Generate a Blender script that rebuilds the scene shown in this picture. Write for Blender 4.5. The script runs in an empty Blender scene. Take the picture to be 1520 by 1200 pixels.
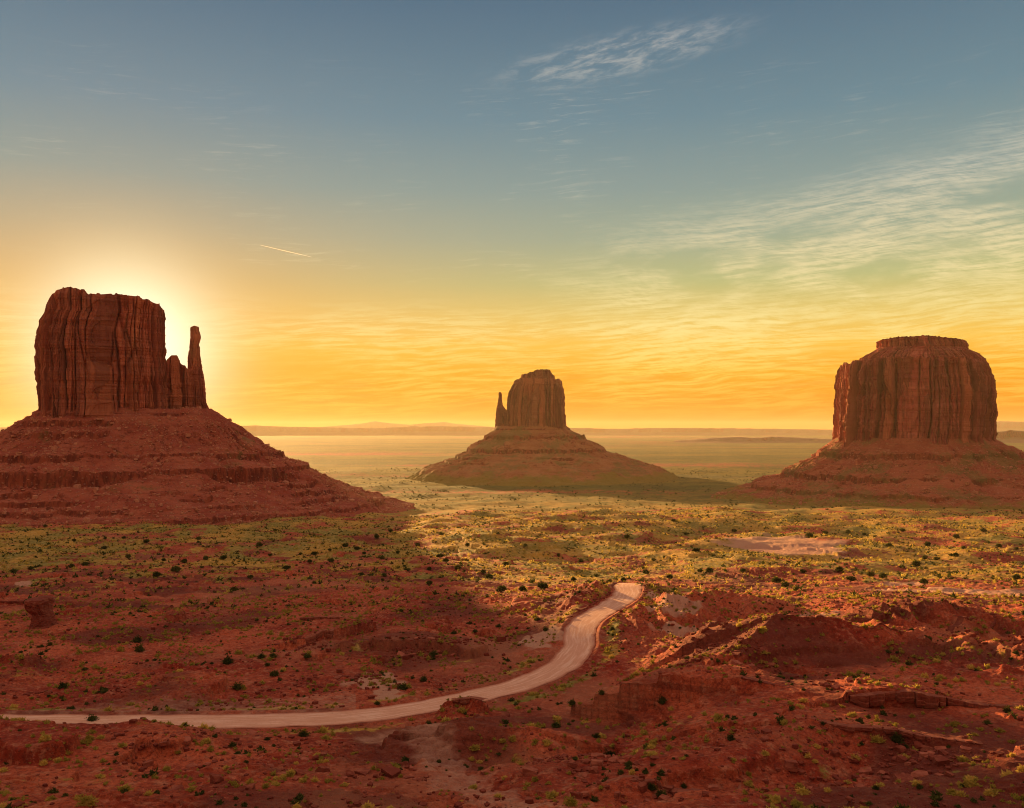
import bpy, math, random
import numpy as np
rnd = random.Random(7)
RNG = np.random.default_rng(11)
R = math.radians

# ------------------------------------------------------------------ camera, sky, sun, exposure
F, CX, HY = 1316.0, 760.0, 637.0          # focal length, centre column and horizon row of the photograph
CAMZ = 168.0                              # eye height above the valley floor
sc = bpy.context.scene
cam_d = bpy.data.cameras.new("camera"); cam = bpy.data.objects.new("camera", cam_d)
sc.collection.objects.link(cam); sc.camera = cam
cam.location = (0, 0, CAMZ); cam.rotation_euler = (R(90), 0, 0)
cam_d.sensor_width = 36; cam_d.lens = F / 1520 * 36
cam_d.shift_y = 37 / 1520.0
cam_d.clip_start = 0.5; cam_d.clip_end = 300000
sc.view_settings.view_transform = 'Standard'; sc.view_settings.look = 'None'
sc.view_settings.exposure = 1.48; sc.view_settings.gamma = 1.0
sc.cycles.use_denoising = True; sc.cycles.filter_width = 1.05
sc.cycles.max_bounces = 6; sc.cycles.diffuse_bounces = 3; sc.cycles.volume_bounces = 1
sc.cycles.sample_clamp_indirect = 4.0

SUN_AZ = math.atan((188 - CX) / F)        # behind the left butte's main wall
SUN_EL = R(4.7)
SDIR = (math.sin(SUN_AZ) * math.cos(SUN_EL), math.cos(SUN_AZ) * math.cos(SUN_EL), math.sin(SUN_EL))

sun_d = bpy.data.lights.new("sun", 'SUN'); sun = bpy.data.objects.new("sun", sun_d)
sc.collection.objects.link(sun)
sun_d.energy = 5.0; sun_d.angle = R(0.6); sun_d.color = (1.0, 0.56, 0.19)
from mathutils import Vector
sun.rotation_euler = Vector(SDIR).to_track_quat('Z', 'Y').to_euler()

class NT:
    """tiny helper for writing shader graphs"""
    def __init__(s, tree): s.t = tree; s.n = tree.nodes; s.l = tree.links
    def put(s, sock, v):
        if v is None: return
        if isinstance(v, bpy.types.NodeSocket): s.l.new(v, sock)
        else:
            if hasattr(sock.default_value, '__len__') and not hasattr(v, '__len__'): v = (v, v, v, 1)[:len(sock.default_value)]
            if hasattr(v, '__len__') and len(sock.default_value) == 4 and len(v) == 3: v = (*v, 1)
            sock.default_value = v
    def m(s, op, a, b=None, c=None, clamp=False):
        n = s.n.new('ShaderNodeMath'); n.operation = op; n.use_clamp = clamp
        for i, v in enumerate((a, b, c)):
            if v is not None: s.put(n.inputs[i], v)
        return n.outputs[0]
    def vm(s, op, a, b=None):
        n = s.n.new('ShaderNodeVectorMath'); n.operation = op
        s.put(n.inputs[0], a)
        if b is not None: s.put(n.inputs[1], b)
        return n.outputs['Value'] if op == 'DOT_PRODUCT' else n.outputs[0]
    def comb(s, x, y, z):
        n = s.n.new('ShaderNodeCombineXYZ')
        for i, v in enumerate((x, y, z)): s.put(n.inputs[i], v)
        return n.outputs[0]
    def sep(s, v):
        n = s.n.new('ShaderNodeSeparateXYZ'); s.put(n.inputs[0], v); return n.outputs
    def mix(s, f, a, b, blend='MIX'):
        n = s.n.new('ShaderNodeMix'); n.data_type = 'RGBA'; n.blend_type = blend
        s.put(n.inputs[0], f); s.put(n.inputs[6], a); s.put(n.inputs[7], b)
        return n.outputs[2]
    def noise(s, vec, scale, detail=4, rough=0.55, dist=0.0):
        n = s.n.new('ShaderNodeTexNoise'); s.put(n.inputs['Vector'], vec)
        n.inputs['Scale'].default_value = scale; n.inputs['Detail'].default_value = detail
        n.inputs['Roughness'].default_value = rough; n.inputs['Distortion'].default_value = dist
        return n.outputs[0]
    def vor(s, vec, scale, feature='F1', out=0, rand=1.0):
        n = s.n.new('ShaderNodeTexVoronoi'); n.feature = feature; s.put(n.inputs['Vector'], vec)
        n.inputs['Scale'].default_value = scale; n.inputs['Randomness'].default_value = rand
        return n.outputs[out]
    def step(s, v, a, b):
        n = s.n.new('ShaderNodeMapRange'); n.interpolation_type = 'SMOOTHSTEP'
        s.put(n.inputs[0], v); n.inputs[1].default_value = a; n.inputs[2].default_value = b
        return n.outputs[0]
    def ramp(s, v, stops, interp='LINEAR'):
        n = s.n.new('ShaderNodeValToRGB'); s.put(n.inputs[0], v); e = n.color_ramp.elements
        n.color_ramp.interpolation = interp
        while len(e) < len(stops): e.new(0.5)
        for el, (p, c) in zip(e, stops): el.position = p; el.color = (*c, 1)
        return n.outputs[0]
    def map(s, vec, scale):
        return s.vm('MULTIPLY', vec, scale)

def lin(*c):
    return tuple((v / 255 / 12.92) if v <= 10 else ((v / 255 + 0.055) / 1.055) ** 2.4 for v in c)

world = bpy.data.worlds.new("World"); sc.world = world; world.use_nodes = True
w = NT(world.node_tree); w.n.clear()
tc = w.n.new('ShaderNodeTexCoord'); D = tc.outputs['Generated']
dx, dy, dz = w.sep(D)
el = w.m('MULTIPLY', w.m('ARCSINE', dz), 180 / math.pi)
az = w.m('MULTIPLY', w.m('ARCTAN2', dx, dy), 180 / math.pi)
t = w.m('DIVIDE', w.m('MAXIMUM', el, 0.0), 60.0, clamp=True)
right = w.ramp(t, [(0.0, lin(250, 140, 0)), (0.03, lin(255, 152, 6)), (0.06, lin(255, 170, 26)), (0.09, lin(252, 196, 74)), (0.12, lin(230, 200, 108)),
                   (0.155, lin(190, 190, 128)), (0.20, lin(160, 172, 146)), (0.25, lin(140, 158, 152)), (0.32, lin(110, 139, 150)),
                   (0.43, lin(84, 113, 134)), (0.56, lin(112, 120, 138)), (1.0, lin(226, 184, 158))])  # zenith, out of view, brightened and warmed as added fill for the ground
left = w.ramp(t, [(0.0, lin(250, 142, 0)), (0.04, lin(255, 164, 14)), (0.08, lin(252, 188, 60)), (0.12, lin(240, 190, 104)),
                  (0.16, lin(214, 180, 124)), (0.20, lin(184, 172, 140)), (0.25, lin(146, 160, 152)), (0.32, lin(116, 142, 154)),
                  (0.43, lin(84, 114, 136)), (0.56, lin(112, 120, 138)), (1.0, lin(226, 184, 158))])  # same added zenith fill above the frame
side = w.step(az, -30.0, 16.0)
base = w.mix(side, left, right)
# high cloud: ripples and wisps, laid on the dome by bearing and elevation
uv = w.comb(az, el, 0.0)
warp = w.noise(w.map(uv, (0.12, 0.3, 1)), 1.0, 3)
az2 = w.m('ADD', az, w.m('MULTIPLY', warp, 2.0)); el2 = w.m('ADD', el, w.m('MULTIPLY', w.noise(w.map(uv, (0.1, 0.25, 1)), 1.0, 2), 1.2))
el3 = w.m('SUBTRACT', el2, w.m('MULTIPLY', az2, 0.05))
fine = w.noise(w.comb(w.m('MULTIPLY', az2, 0.30), w.m('MULTIPLY', el3, 4.2), 0.0), 1.0, 9, 0.70, 0.15)
rip = w.noise(w.comb(w.m('MULTIPLY', az2, 1.2), w.m('MULTIPLY', w.m('ADD', el2, w.m('MULTIPLY', az2, 0.22)), 6.0), 3.0), 1.0, 5, 0.62, 0.15)
broad = w.noise(w.comb(w.m('MULTIPLY', az2, 0.11), w.m('MULTIPLY', el3, 0.32), 7.0), 1.0, 4, 0.6)
def band(v, a, b, c, d): return w.m('MULTIPLY', w.step(v, a, b), w.m('SUBTRACT', 1.0, w.step(v, c, d)))
# right-hand cirrus sheet
mr = w.m('MULTIPLY', w.step(w.m('ADD', az, w.m('MULTIPLY', warp, 8.0)), 5.0, 13.0), band(w.m('SUBTRACT', el2, w.m('MULTIPLY', w.m('SUBTRACT', az, 18.0), 0.18)), 3.0, 7.0, 12.5, 16.5))
c1 = w.m('MULTIPLY', mr, w.m('MULTIPLY', w.step(w.m('ADD', w.m('MULTIPLY', fine, 0.75), w.m('MULTIPLY', rip, 0.25)), 0.36, 0.60), w.step(broad, 0.36, 0.58)))
# low streaks everywhere along the horizon
ml = band(el2, 0.6, 2.4, 6.6, 9.4)
c2 = w.m('MULTIPLY', ml, w.m('MULTIPLY', w.step(fine, 0.40, 0.62), w.step(broad, 0.2, 0.55)))
# the single wisp high on the right of the middle
wx = w.m('DIVIDE', w.m('SUBTRACT', az, 7.0), 10.5); wy = w.m('DIVIDE', w.m('SUBTRACT', w.m('SUBTRACT', el, 22.6), w.m('MULTIPLY', w.m('SUBTRACT', az, 6.2), 0.13)), 1.7)
wd = w.m('SUBTRACT', 1.0, w.m('SQRT', w.m('ADD', w.m('MULTIPLY', wx, wx), w.m('MULTIPLY', wy, wy))), clamp=True)
wn = w.noise(w.comb(w.m('MULTIPLY', w.m('ADD', az, w.m('MULTIPLY', el, 0.9)), 0.42), w.m('MULTIPLY', w.m('SUBTRACT', el, w.m('MULTIPLY', az, 0.22)), 1.9), 1.0), 1.0, 8, 0.66, 0.3)
c3 = w.m('MULTIPLY', w.step(wd, 0.0, 0.75), w.step(wn, 0.40, 0.68))
# thin veils on the left
c4 = w.m('MULTIPLY', w.m('MULTIPLY', band(el2, 8.0, 12.0, 20.0, 24.0), w.step(fine, 0.5, 0.72)), w.step(broad, 0.46, 0.66))
cl_col = w.ramp(t, [(0.0, lin(255, 184, 36)), (0.06, lin(255, 218, 96)), (0.11, lin(255, 232, 150)), (0.17, lin(240, 222, 168)), (0.25, lin(206, 202, 180)), (0.4, lin(190, 188, 184)), (1.0, lin(170, 175, 180))])
s1 = w.mix(w.m('MULTIPLY', c1, 0.85), base, cl_col)
s2 = w.mix(w.m('MULTIPLY', c2, 0.62), s1, cl_col)
s3 = w.mix(w.m('MULTIPLY', c3, 0.6), s2, cl_col)
s4 = w.mix(w.m('MULTIPLY', c4, 0.45), s3, cl_col)
# orange undersides in the low streaks
dark = w.m('MULTIPLY', band(el2, 0.4, 1.4, 3.4, 5.5), w.step(w.noise(w.comb(w.m('MULTIPLY', az2, 0.16), w.m('MULTIPLY', el3, 1.5), 11.0), 1.0, 6, 0.6), 0.5, 0.68))
s5 = w.mix(w.m('MULTIPLY', dark, 0.45), s4, lin(240, 150, 34))
# aureole round the sun
cs = w.vm('DOT_PRODUCT', D, SDIR)
ang = w.m('MULTIPLY', w.m('ARCCOSINE', w.m('MINIMUM', cs, 1.0)), 180 / math.pi)
g1 = w.m('EXPONENT', w.m('MULTIPLY', w.m('POWER', w.m('DIVIDE', ang, 4.6), 2.0), -1.0))
g2 = w.m('EXPONENT', w.m('MULTIPLY', ang, -1 / 5.5))
g0 = w.m('EXPONENT', w.m('MULTIPLY', w.m('POWER', w.m('DIVIDE', ang, 4.0), 2.0), -1.0))
s6 = w.mix(w.m('MULTIPLY', g2, 0.45), s5, lin(255, 168, 72))
s7 = w.mix(w.m('MULTIPLY', g1, 0.97), s6, (1.0, 0.74, 0.34))
s8 = w.mix(w.m('MULTIPLY', g0, 1.0), s7, (1.5, 1.4, 1.0))
# warm fill added to the unseen sky behind the camera to light the foreground
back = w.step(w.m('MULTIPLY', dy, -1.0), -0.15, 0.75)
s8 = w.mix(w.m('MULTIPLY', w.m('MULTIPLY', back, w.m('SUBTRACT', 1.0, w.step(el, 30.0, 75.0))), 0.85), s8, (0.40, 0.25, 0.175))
sky = w.n.new('ShaderNodeTexSky'); sky.sky_type = 'NISHITA'; sky.sun_disc = False
sky.sun_elevation = SUN_EL; sky.sun_rotation = SUN_AZ; sky.dust_density = 3.0; sky.altitude = 1500
ns = w.mix(1.0, sky.outputs[0], (0.05, 0.05, 0.05), 'MULTIPLY')
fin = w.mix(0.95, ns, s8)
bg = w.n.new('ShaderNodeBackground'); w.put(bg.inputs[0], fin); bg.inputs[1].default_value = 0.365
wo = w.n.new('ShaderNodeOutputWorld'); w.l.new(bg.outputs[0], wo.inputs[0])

# ------------------------------------------------------------------ numeric noise
def _h(ix, iy, seed):
    with np.errstate(over='ignore'):
        h = (ix.astype(np.uint32) * np.uint32(374761393)) ^ (iy.astype(np.uint32) * np.uint32(668265263)) ^ np.uint32((seed * 974711 + 12345) & 0xffffffff)
        h = (h ^ (h >> np.uint32(13))) * np.uint32(1274126177)
        h = h ^ (h >> np.uint32(16)); h = h * np.uint32(2246822519); h = h ^ (h >> np.uint32(15))
    return h.astype(np.float64) / 4294967295.0
def gnoise(x, y, seed=0):
    xi = np.floor(x); yi = np.floor(y); fx = x - xi; fy = y - yi
    xi = xi.astype(np.int64); yi = yi.astype(np.int64)
    u = fx * fx * fx * (fx * (fx * 6 - 15) + 10); v = fy * fy * fy * (fy * (fy * 6 - 15) + 10)
    def g(a, b):
        th = _h(xi + a, yi + b, seed) * 2 * np.pi
        return np.cos(th) * (fx - a) + np.sin(th) * (fy - b)
    return 1.5 * ((g(0, 0) * (1 - u) + g(1, 0) * u) * (1 - v) + (g(0, 1) * (1 - u) + g(1, 1) * u) * v)
def fbm(x, y, octv=4, seed=0, gain=0.5, lac=2.03):
    s = 0; a = 1.0
    for o in range(octv):
        s = s + a * gnoise(x, y, seed + o * 17); x = x * lac + 5.3; y = y * lac - 3.1; a *= gain
    return s
def ridged(x, y, octv=4, seed=0, gain=0.5):
    s = 0; a = 1.0
    for o in range(octv):
        s = s + a * (1 - 2 * np.abs(gnoise(x, y, seed + o * 17))); x = x * 2.03 + 1.7; y = y * 2.03 + 9.1; a *= gain
    return s
def voro(x, y, seed=0):
    """cell value, distance between nearest two feature points"""
    xi = np.floor(x).astype(np.int64); yi = np.floor(y).astype(np.int64)
    d1 = np.full(x.shape, 9.0); d2 = np.full(x.shape, 9.0); val = np.zeros(x.shape)
    for a in (-1, 0, 1):
        for b in (-1, 0, 1):
            cx = xi + a; cy = yi + b
            px = cx + _h(cx, cy, seed); py = cy + _h(cx, cy, seed + 1)
            d = np.hypot(px - x, py - y); v = _h(cx, cy, seed + 2)
            nb = d < d1
            d2 = np.where(nb, d1, np.minimum(d2, d)); val = np.where(nb, v, val); d1 = np.where(nb, d, d1)
    return val, d2 - d1
def sst(v, a, b):
    q = np.clip((v - a) / (b - a), 0, 1); return q * q * (3 - 2 * q)

def P(px, py, d):
    """a point seen at (px, py) and d metres in front of the viewpoint"""
    return ((px - CX) / F * d, d, CAMZ - (py - HY) / F * d)

# ------------------------------------------------------------------ the lie of the land
CTRL = [(-200,1200,112),(0,1200,118),(150,1200,121),(300,1200,125),(450,1200,130),(600,1200,138),(750,1200,138),(900,1200,134),(1050,1200,130),(1200,1200,126),(1400,1200,122),(1520,1200,120),(1700,1200,115),
 (-200,1075,200),(0,1071,205),(150,1072,205),(300,1071,207),(450,1068,211),(560,1060,218),(640,1047,228),(720,1030,240),(790,1010,252),(840,985,268),(900,1010,246),(862,960,284),(862,940,298),(868,922,315),(895,905,338),(925,890,362),(932,877,385),
 (100,1110,185),(300,1120,179),(480,1110,187),(640,1110,191),(760,1080,213),(820,1130,180),
 (-100,1010,245),(100,1010,248),(300,1005,255),(470,1000,262),(600,1000,265),(700,985,275),
 (-100,930,335),(100,935,330),(300,935,332),(480,935,328),(600,930,335),(720,930,335),(800,925,330),
 (0,885,430),(250,880,450),(420,875,470),(600,880,450),(740,880,450),(830,880,440),
 (0,840,620),(200,840,640),(400,835,680),(540,835,680),(640,845,600),(780,850,600),(900,850,640),
 (0,800,960),(250,797,1000),(450,795,1030),(560,790,1100),
 (640,815,790),(720,800,860),(820,785,960),(930,770,1120),(1000,800,860),(850,820,760),
 (600,768,1450),(720,765,1480),(860,752,1700),
 (960,840,660),(1050,850,600),(1060,820,740),(1150,808,800),(1240,830,680),(1180,862,540),(1120,780,1050),(1300,775,1150),(1450,765,1300),(1600,765,1300),(1500,800,880),(1380,815,800),(1500,840,640),(1350,840,640),
 (1450,870,480),(1580,870,470),(1280,870,480),(1120,880,460),(1020,880,440),
 (1000,905,370),(1080,900,390),(980,945,312),(1050,950,300),(950,1000,255),(1010,1040,220),(930,1060,219),(1050,1090,197),(960,1130,174),(1040,1150,165),
 (1200,900,370),(1300,900,350),(1420,905,335),(1520,912,310),(1640,915,300),
 (1330,945,290),(1440,950,270),(1540,955,262),(1640,960,255),
 (1150,1010,226),(1350,1005,218),(1480,1000,212),(1600,1000,210),
 (1150,1060,196),(1300,1070,185),(1460,1065,183),(1600,1065,180),(1250,1180,140),(1400,1150,147),(1520,1140,150)]
cp = np.array([P(*c) for c in CTRL])
far_pts = []
for a in range(-50, 51, 10):
    for rr in (2200, 3400, 6000):
        far_pts.append((rr * math.sin(R(a)), rr * math.cos(R(a)), CAMZ - 158))
for a in (-50, -42):
    for rr, zz in ((120, -50), (200, -66), (450, -84), (900, -118)):
        far_pts.append((rr * math.sin(R(a)), rr * math.cos(R(a)), CAMZ + zz))
for a in (42, 50):
    for rr, zz in ((120, -48), (200, -58), (450, -80), (900, -115)):
        far_pts.append((rr * math.sin(R(a)), rr * math.cos(R(a)), CAMZ + zz))
cp = np.vstack([cp, np.array(far_pts)])
def uvc(x, y):
    az = np.clip(np.arctan2(x, np.maximum(y, 1e-3) + 0 * x), -0.88, 0.88)
    rr = np.clip(np.hypot(x, y), 112, 6000)
    return az * 1.3, np.log(rr)
cu, cv = uvc(cp[:, 0], cp[:, 1])
def _phi(r2): return r2 * np.log(r2 + 1e-12)
K = _phi((cu[:, None] - cu) ** 2 + (cv[:, None] - cv) ** 2)
n_ = len(cu); A = np.zeros((n_ + 3, n_ + 3))
A[:n_, :n_] = K + np.eye(n_) * 2e-4
A[:n_, n_] = 1; A[:n_, n_ + 1] = cu; A[:n_, n_ + 2] = cv; A[n_:, :n_] = A[:n_, n_:].T
W = np.linalg.solve(A, np.concatenate([cp[:, 2], [0, 0, 0]]))
def base_h(x, y):
    u, v = uvc(x, y); out = W[n_] + W[n_ + 1] * u + W[n_ + 2] * v
    for i in range(n_):
        out += W[i] * _phi((u - cu[i]) ** 2 + (v - cv[i]) ** 2)
    return out

ROAD_PX = [(-120,1073,204),(0,1071,205),(150,1072,205),(300,1071,207),(450,1068,211),(560,1060,218),(640,1047,228),(720,1030,240),(790,1010,252),(838,985,268),(858,960,284),(860,940,298),(870,922,315),(897,905,338),(922,890,362),(932,878,384)]
rp = [P(*q) for q in ROAD_PX] + [(54.0, 408.0, CAMZ - 71.5), (66.0, 436.0, CAMZ - 76.5), (88.0, 462.0, CAMZ - 83)]
rp = [(-190.0, 196.0, rp[0][2])] + rp
def spline(pts, n=12):
    pts = [np.array(p, float) for p in pts]; out = []
    q = [2 * pts[0] - pts[1]] + pts + [2 * pts[-1] - pts[-2]]
    for i in range(1, len(q) - 2):
        for k in range(n):
            s = k / n
            out.append(0.5 * ((2 * q[i]) + (q[i + 1] - q[i - 1]) * s + (2 * q[i - 1] - 5 * q[i] + 4 * q[i + 1] - q[i + 2]) * s * s + (-q[i - 1] + 3 * q[i] - 3 * q[i + 1] + q[i + 2]) * s ** 3))
    out.append(q[-2]); return np.array(out)
road = spline(rp, 10)
def poly_dist(x, y, pts):
    """distance to a polyline, the height of its nearest point, signed side and parameter"""
    best = np.full(x.shape, 1e9); zz = np.zeros(x.shape); sd = np.zeros(x.shape); tt = np.zeros(x.shape)
    acc = 0.0
    for a, b in zip(pts[:-1], pts[1:]):
        ex, ey = b[0] - a[0], b[1] - a[1]; L2 = ex * ex + ey * ey + 1e-9; L = math.sqrt(L2)
        s = np.clip(((x - a[0]) * ex + (y - a[1]) * ey) / L2, 0, 1)
        qx = a[0] + s * ex - x; qy = a[1] + s * ey - y; d = np.hypot(qx, qy); m = d < best
        best = np.where(m, d, best); zz = np.where(m, a[2] + s * (b[2] - a[2]), zz)
        sd = np.where(m, ex * (y - a[1]) - ey * (x - a[0]), sd); tt = np.where(m, acc + s * L, tt)
        acc += L
    return best, zz, np.sign(sd), tt

# mounds: crest line from left to right, slope towards the viewpoint, slope away, end slope, step of the capping layer
MOUNDS = [
 dict(c=[(1158,917,250),(1200,921,249),(1260,928,247),(1320,938,244),(1352,943,243)], f=0.52, b=0.30, e=0.36, s=0.9),
 dict(c=[(1100,1006,206),(1140,1014,204),(1180,1026,201),(1212,1036,199)], f=0.45, b=0.12, e=0.30, s=0.9),
 dict(c=[(1262,1034,190),(1320,1028,191),(1390,1033,190),(1450,1045,188),(1540,1050,186),(1640,1052,184)], f=0.55, b=0.10, e=0.40, s=2.6),
 dict(c=[(1204,1069,170),(1260,1078,168),(1330,1083,167),(1380,1094,166),(1460,1105,164)], f=0.50, b=0.16, e=0.34, s=1.0),
 dict(c=[(1480,1122,156),(1530,1138,153),(1600,1150,150)], f=0.5, b=0.2, e=0.35, s=0.9),
 dict(c=[(1400,972,238),(1450,979,236),(1540,985,233),(1640,990,231)], f=0.40, b=0.06, e=0.22, s=1.3),
 dict(c=[(1010,893,352),(1055,884,362),(1100,884,362),(1150,893,350)], f=0.30, b=0.3, e=0.26, s=0.0),
 dict(c=[(1340,912,282),(1372,906,285),(1410,912,282)], f=0.30, b=0.2, e=0.24, s=0.8),
 dict(c=[(672,1040,214),(700,1036,215),(716,1040,213)], f=0.42, b=0.7, e=0.30, s=1.2),
 dict(c=[(690,1079,186),(740,1083,184),(790,1080,184)], f=0.40, b=0.25, e=0.30, s=0.3),
 dict(c=[(150,1077,186),(200,1074,187),(250,1078,185)], f=0.22, b=0.35, e=0.20, s=0.0),
 dict(c=[(-60,1066,180),(30,1074,176),(75,1086,172)], f=0.30, b=0.35, e=0.30, s=0.4),
 dict(c=[(60,985,268),(150,984,268),(230,988,266),(320,992,262)], f=0.26, b=0.08, e=0.15, s=0.2),
 dict(c=[(520,958,288),(600,950,292),(660,956,288),(700,966,280)], f=0.36, b=0.12, e=0.2, s=0.3),
 dict(c=[(445,917,355),(480,916,357),(512,918,355)], f=0.30, b=0.08, e=0.2, s=1.6),
 dict(c=[(845,893,352),(875,880,375),(905,871,392)], f=0.34, b=0.5, e=0.25, s=0.0),
 dict(c=[(448,949,300),(475,942,304),(498,934,308)], f=0.5, b=0.10, e=0.25, s=3.0),
 dict(c=[(0,893,392),(40,892,392),(76,892,391)], f=0.45, b=0.10, e=0.8, s=1.0),
 dict(c=[(900,1168,146),(960,1170,145),(1030,1176,143),(1100,1184,141)], f=0.4, b=0.12, e=0.2, s=1.4),
 dict(c=[(1390,955,262),(1440,942,270),(1500,930,280),(1560,924,286)], f=0.28, b=0.1, e=0.2, s=0.6),
 dict(c=[(905,1162,143),(1000,1137,149),(1100,1106,157),(1204,1069,170)], f=0.46, b=0.28, e=0.3, s=0.0),
 dict(c=[(1040,992,222),(1100,952,237),(1158,917,250)], f=0.50, b=0.42, e=0.36, s=0.0),
 dict(c=[(1195,1080,178),(1262,1046,188)], f=0.45, b=0.3, e=0.3, s=0.0),
]
for m in MOUNDS: m['p'] = [P(*q) for q in m['c']]

def H(x, y, detail=True, road_cut=True):
    x = np.asarray(x, float); y = np.asarray(y, float)
    r = np.hypot(x, y)
    h = base_h(x, y)
    far = sst(r, 2400, 3400)
    h = h * (1 - far) + (CAMZ - 160 + 7 * fbm(x / 700, y / 420, 4, 91) * (1 - 0.6 * sst(r, 9000, 16000))) * far
    near = 1 - sst(r, 420, 1000)
    wx = x + 5 * gnoise(x / 14, y / 14, 5); wy = y + 5 * gnoise(x / 14, y / 14, 6)
    amp = (0.4 + 0.6 * near)
    dr = np.full(x.shape, 99.0); ac = (r < 520) & (y > 60)
    if ac.any(): dr[ac] = poly_dist(x[ac], y[ac], road[::2])[0]
    calm = 0.25 + 0.75 * sst(dr, 6, 34)
    rg = ridged(wx / 46, wy / 46, 4, 31, 0.5)
    h = h + (rg - 0.9) * 1.15 * (0.35 + 0.65 * near) * (1 - far) * calm
    h = h + 8.0 * fbm(x / 130, y / 130, 3, 44) * sst(r, 420, 900) * (1 - 0.5 * sst(r, 1300, 2000)) * (1 - far)
    # mounds with their capping layers
    act = (r < 520) & (y > 60)
    if act.any():
        xa, ya = wx[act] * 0.25 + x[act] * 0.75, wy[act] * 0.25 + y[act] * 0.75; ha = h[act]
        jig = 0.5 * gnoise(xa / 3.1, ya / 3.1, 77) + 0.9 * gnoise(xa / 9, ya / 9, 78)
        gul = 0.5 * gnoise(xa / 5, ya / 11, 70)
        for m in MOUNDS:
            d, zc, sd, tt = poly_dist(xa, ya, m['p'])
            front = sd < 0
            dd = np.where(front, np.maximum(d + jig * sst(d, 0, 3), 0), d)
            hm = zc - np.where(front, m['s'] * sst(dd, 0.15, 0.6) + m['f'] * dd * (1 + 0.18 * gul), m['b'] * dd)
            hm = hm - 0.010 * np.maximum(dd - 14, 0) ** 2
            k = 0.8
            hh = np.clip(0.5 + 0.5 * (hm - ha) / k, 0, 1)
            ha = ha * (1 - hh) + hm * hh + k * hh * (1 - hh) * 0.5
        h = h.copy(); h[act] = ha
    if detail:
        n1 = fbm(x / 12, y / 12, 4, 51, 0.62)
        h = h + n1 * 0.70 * amp * calm
        # thin strata that stand out as steps where the noise lets them
        tm = sst(fbm(x / 60, y / 60, 2, 61), -0.12, 0.2) * (1 - sst(r, 900, 1300))
        per = 3.2; q = (h + 1.2 * gnoise(x / 90, y / 90, 62)) / per; fr = q - np.floor(q)
        st = sst(fr, 0.44, 0.53) - fr
        h = h + st * per * (0.85 - 0.45 * sst(np.arctan2(x, y), 0.1, 0.2)) * tm * calm
        # blocky rubble relief
        rm = sst(fbm(x / 38, y / 38, 3, 63), 0.05, 0.3) * (1 - sst(r, 600, 900))
        vv, ve = voro(x / 2.6, y / 1.7, 64)
        h = h + rm * (vv - 0.4) * 0.9 * sst(ve, 0, 0.25)
        lum = np.exp(-(((x - 135) / 45) ** 2 + ((y - 268) / 45) ** 2)) + np.exp(-(((x - 62) / 30) ** 2 + ((y - 330) / 55) ** 2)) + np.exp(-(((x - 40) / 14) ** 2 + ((y - 385) / 22) ** 2))
        h = h + np.clip(lum, 0, 1) * (3.3 * ridged(x / 12, y / 26, 3, 68) + 0.4 * np.where(vv > 0.5, vv, 0))
        h = h + 0.10 * fbm(x / 1.6, y / 1.6, 2, 65) * near
    if road_cut:
        act = (r < 560) & (y > 60)
        if act.any():
            d, zr, sd, tt = poly_dist(x[act], y[act], road)
            wd = 5.6 + 1.1 * sst(tt, 250, 420)
            k = 1 - sst(d, wd + 0.9, wd + 8)
            berm = 0.45 * np.exp(-((d - wd - 1.0) / 0.8) ** 2)
            h2 = h[act] * (1 - k) + (zr - 0.12) * k + berm
            h = h.copy(); h[act] = h2
    # the rim under the viewpoint
    fr = sst(y, -2, 2.2)
    rim = CAMZ - 2.1 + 0.2 * gnoise(x / 2, y / 2, 3)
    drop = np.interp(r, [0, 2.4, 6, 14, 40, 112], [0, 0.3, 12, 24, 36, 54])
    nearh = rim - drop * fr
    k = sst(r, 60, 118)
    h = np.where(y > -2, nearh * (1 - k) + h * k, 0)
    h = np.where(y <= -2, rim, h)
    kk = sst(np.abs(np.arctan2(x, y)), R(62), R(95)) * sst(r, 5, 60)
    return h * (1 - kk) + rim * kk * (1 - sst(r, 900, 4000)) + kk * sst(r, 900, 4000) * (CAMZ - 160)

def ground(px, py, lo=100.0, hi=3000.0):
    """where the sight lines through these picture points meet the land"""
    px = np.atleast_1d(np.asarray(px, float)); py = np.atleast_1d(np.asarray(py, float))
    Y = np.exp(np.linspace(math.log(lo), math.log(hi), 900))
    X = (px[:, None] - CX) / F * Y; Z = CAMZ - (py[:, None] - HY) / F * Y
    G = H(X.ravel(), np.broadcast_to(Y, X.shape).ravel()).reshape(X.shape)
    i = np.argmax(G > Z, axis=1); i = np.where(i == 0, 1, i)
    j = np.arange(len(px)); a = (G - Z)[j, i - 1]; b = (G - Z)[j, i]; s = np.clip(-a / (b - a + 1e-9), 0, 1)
    y = Y[i - 1] + (Y[i] - Y[i - 1]) * s; x = (px - CX) / F * y
    return x, y, H(x, y)

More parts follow.
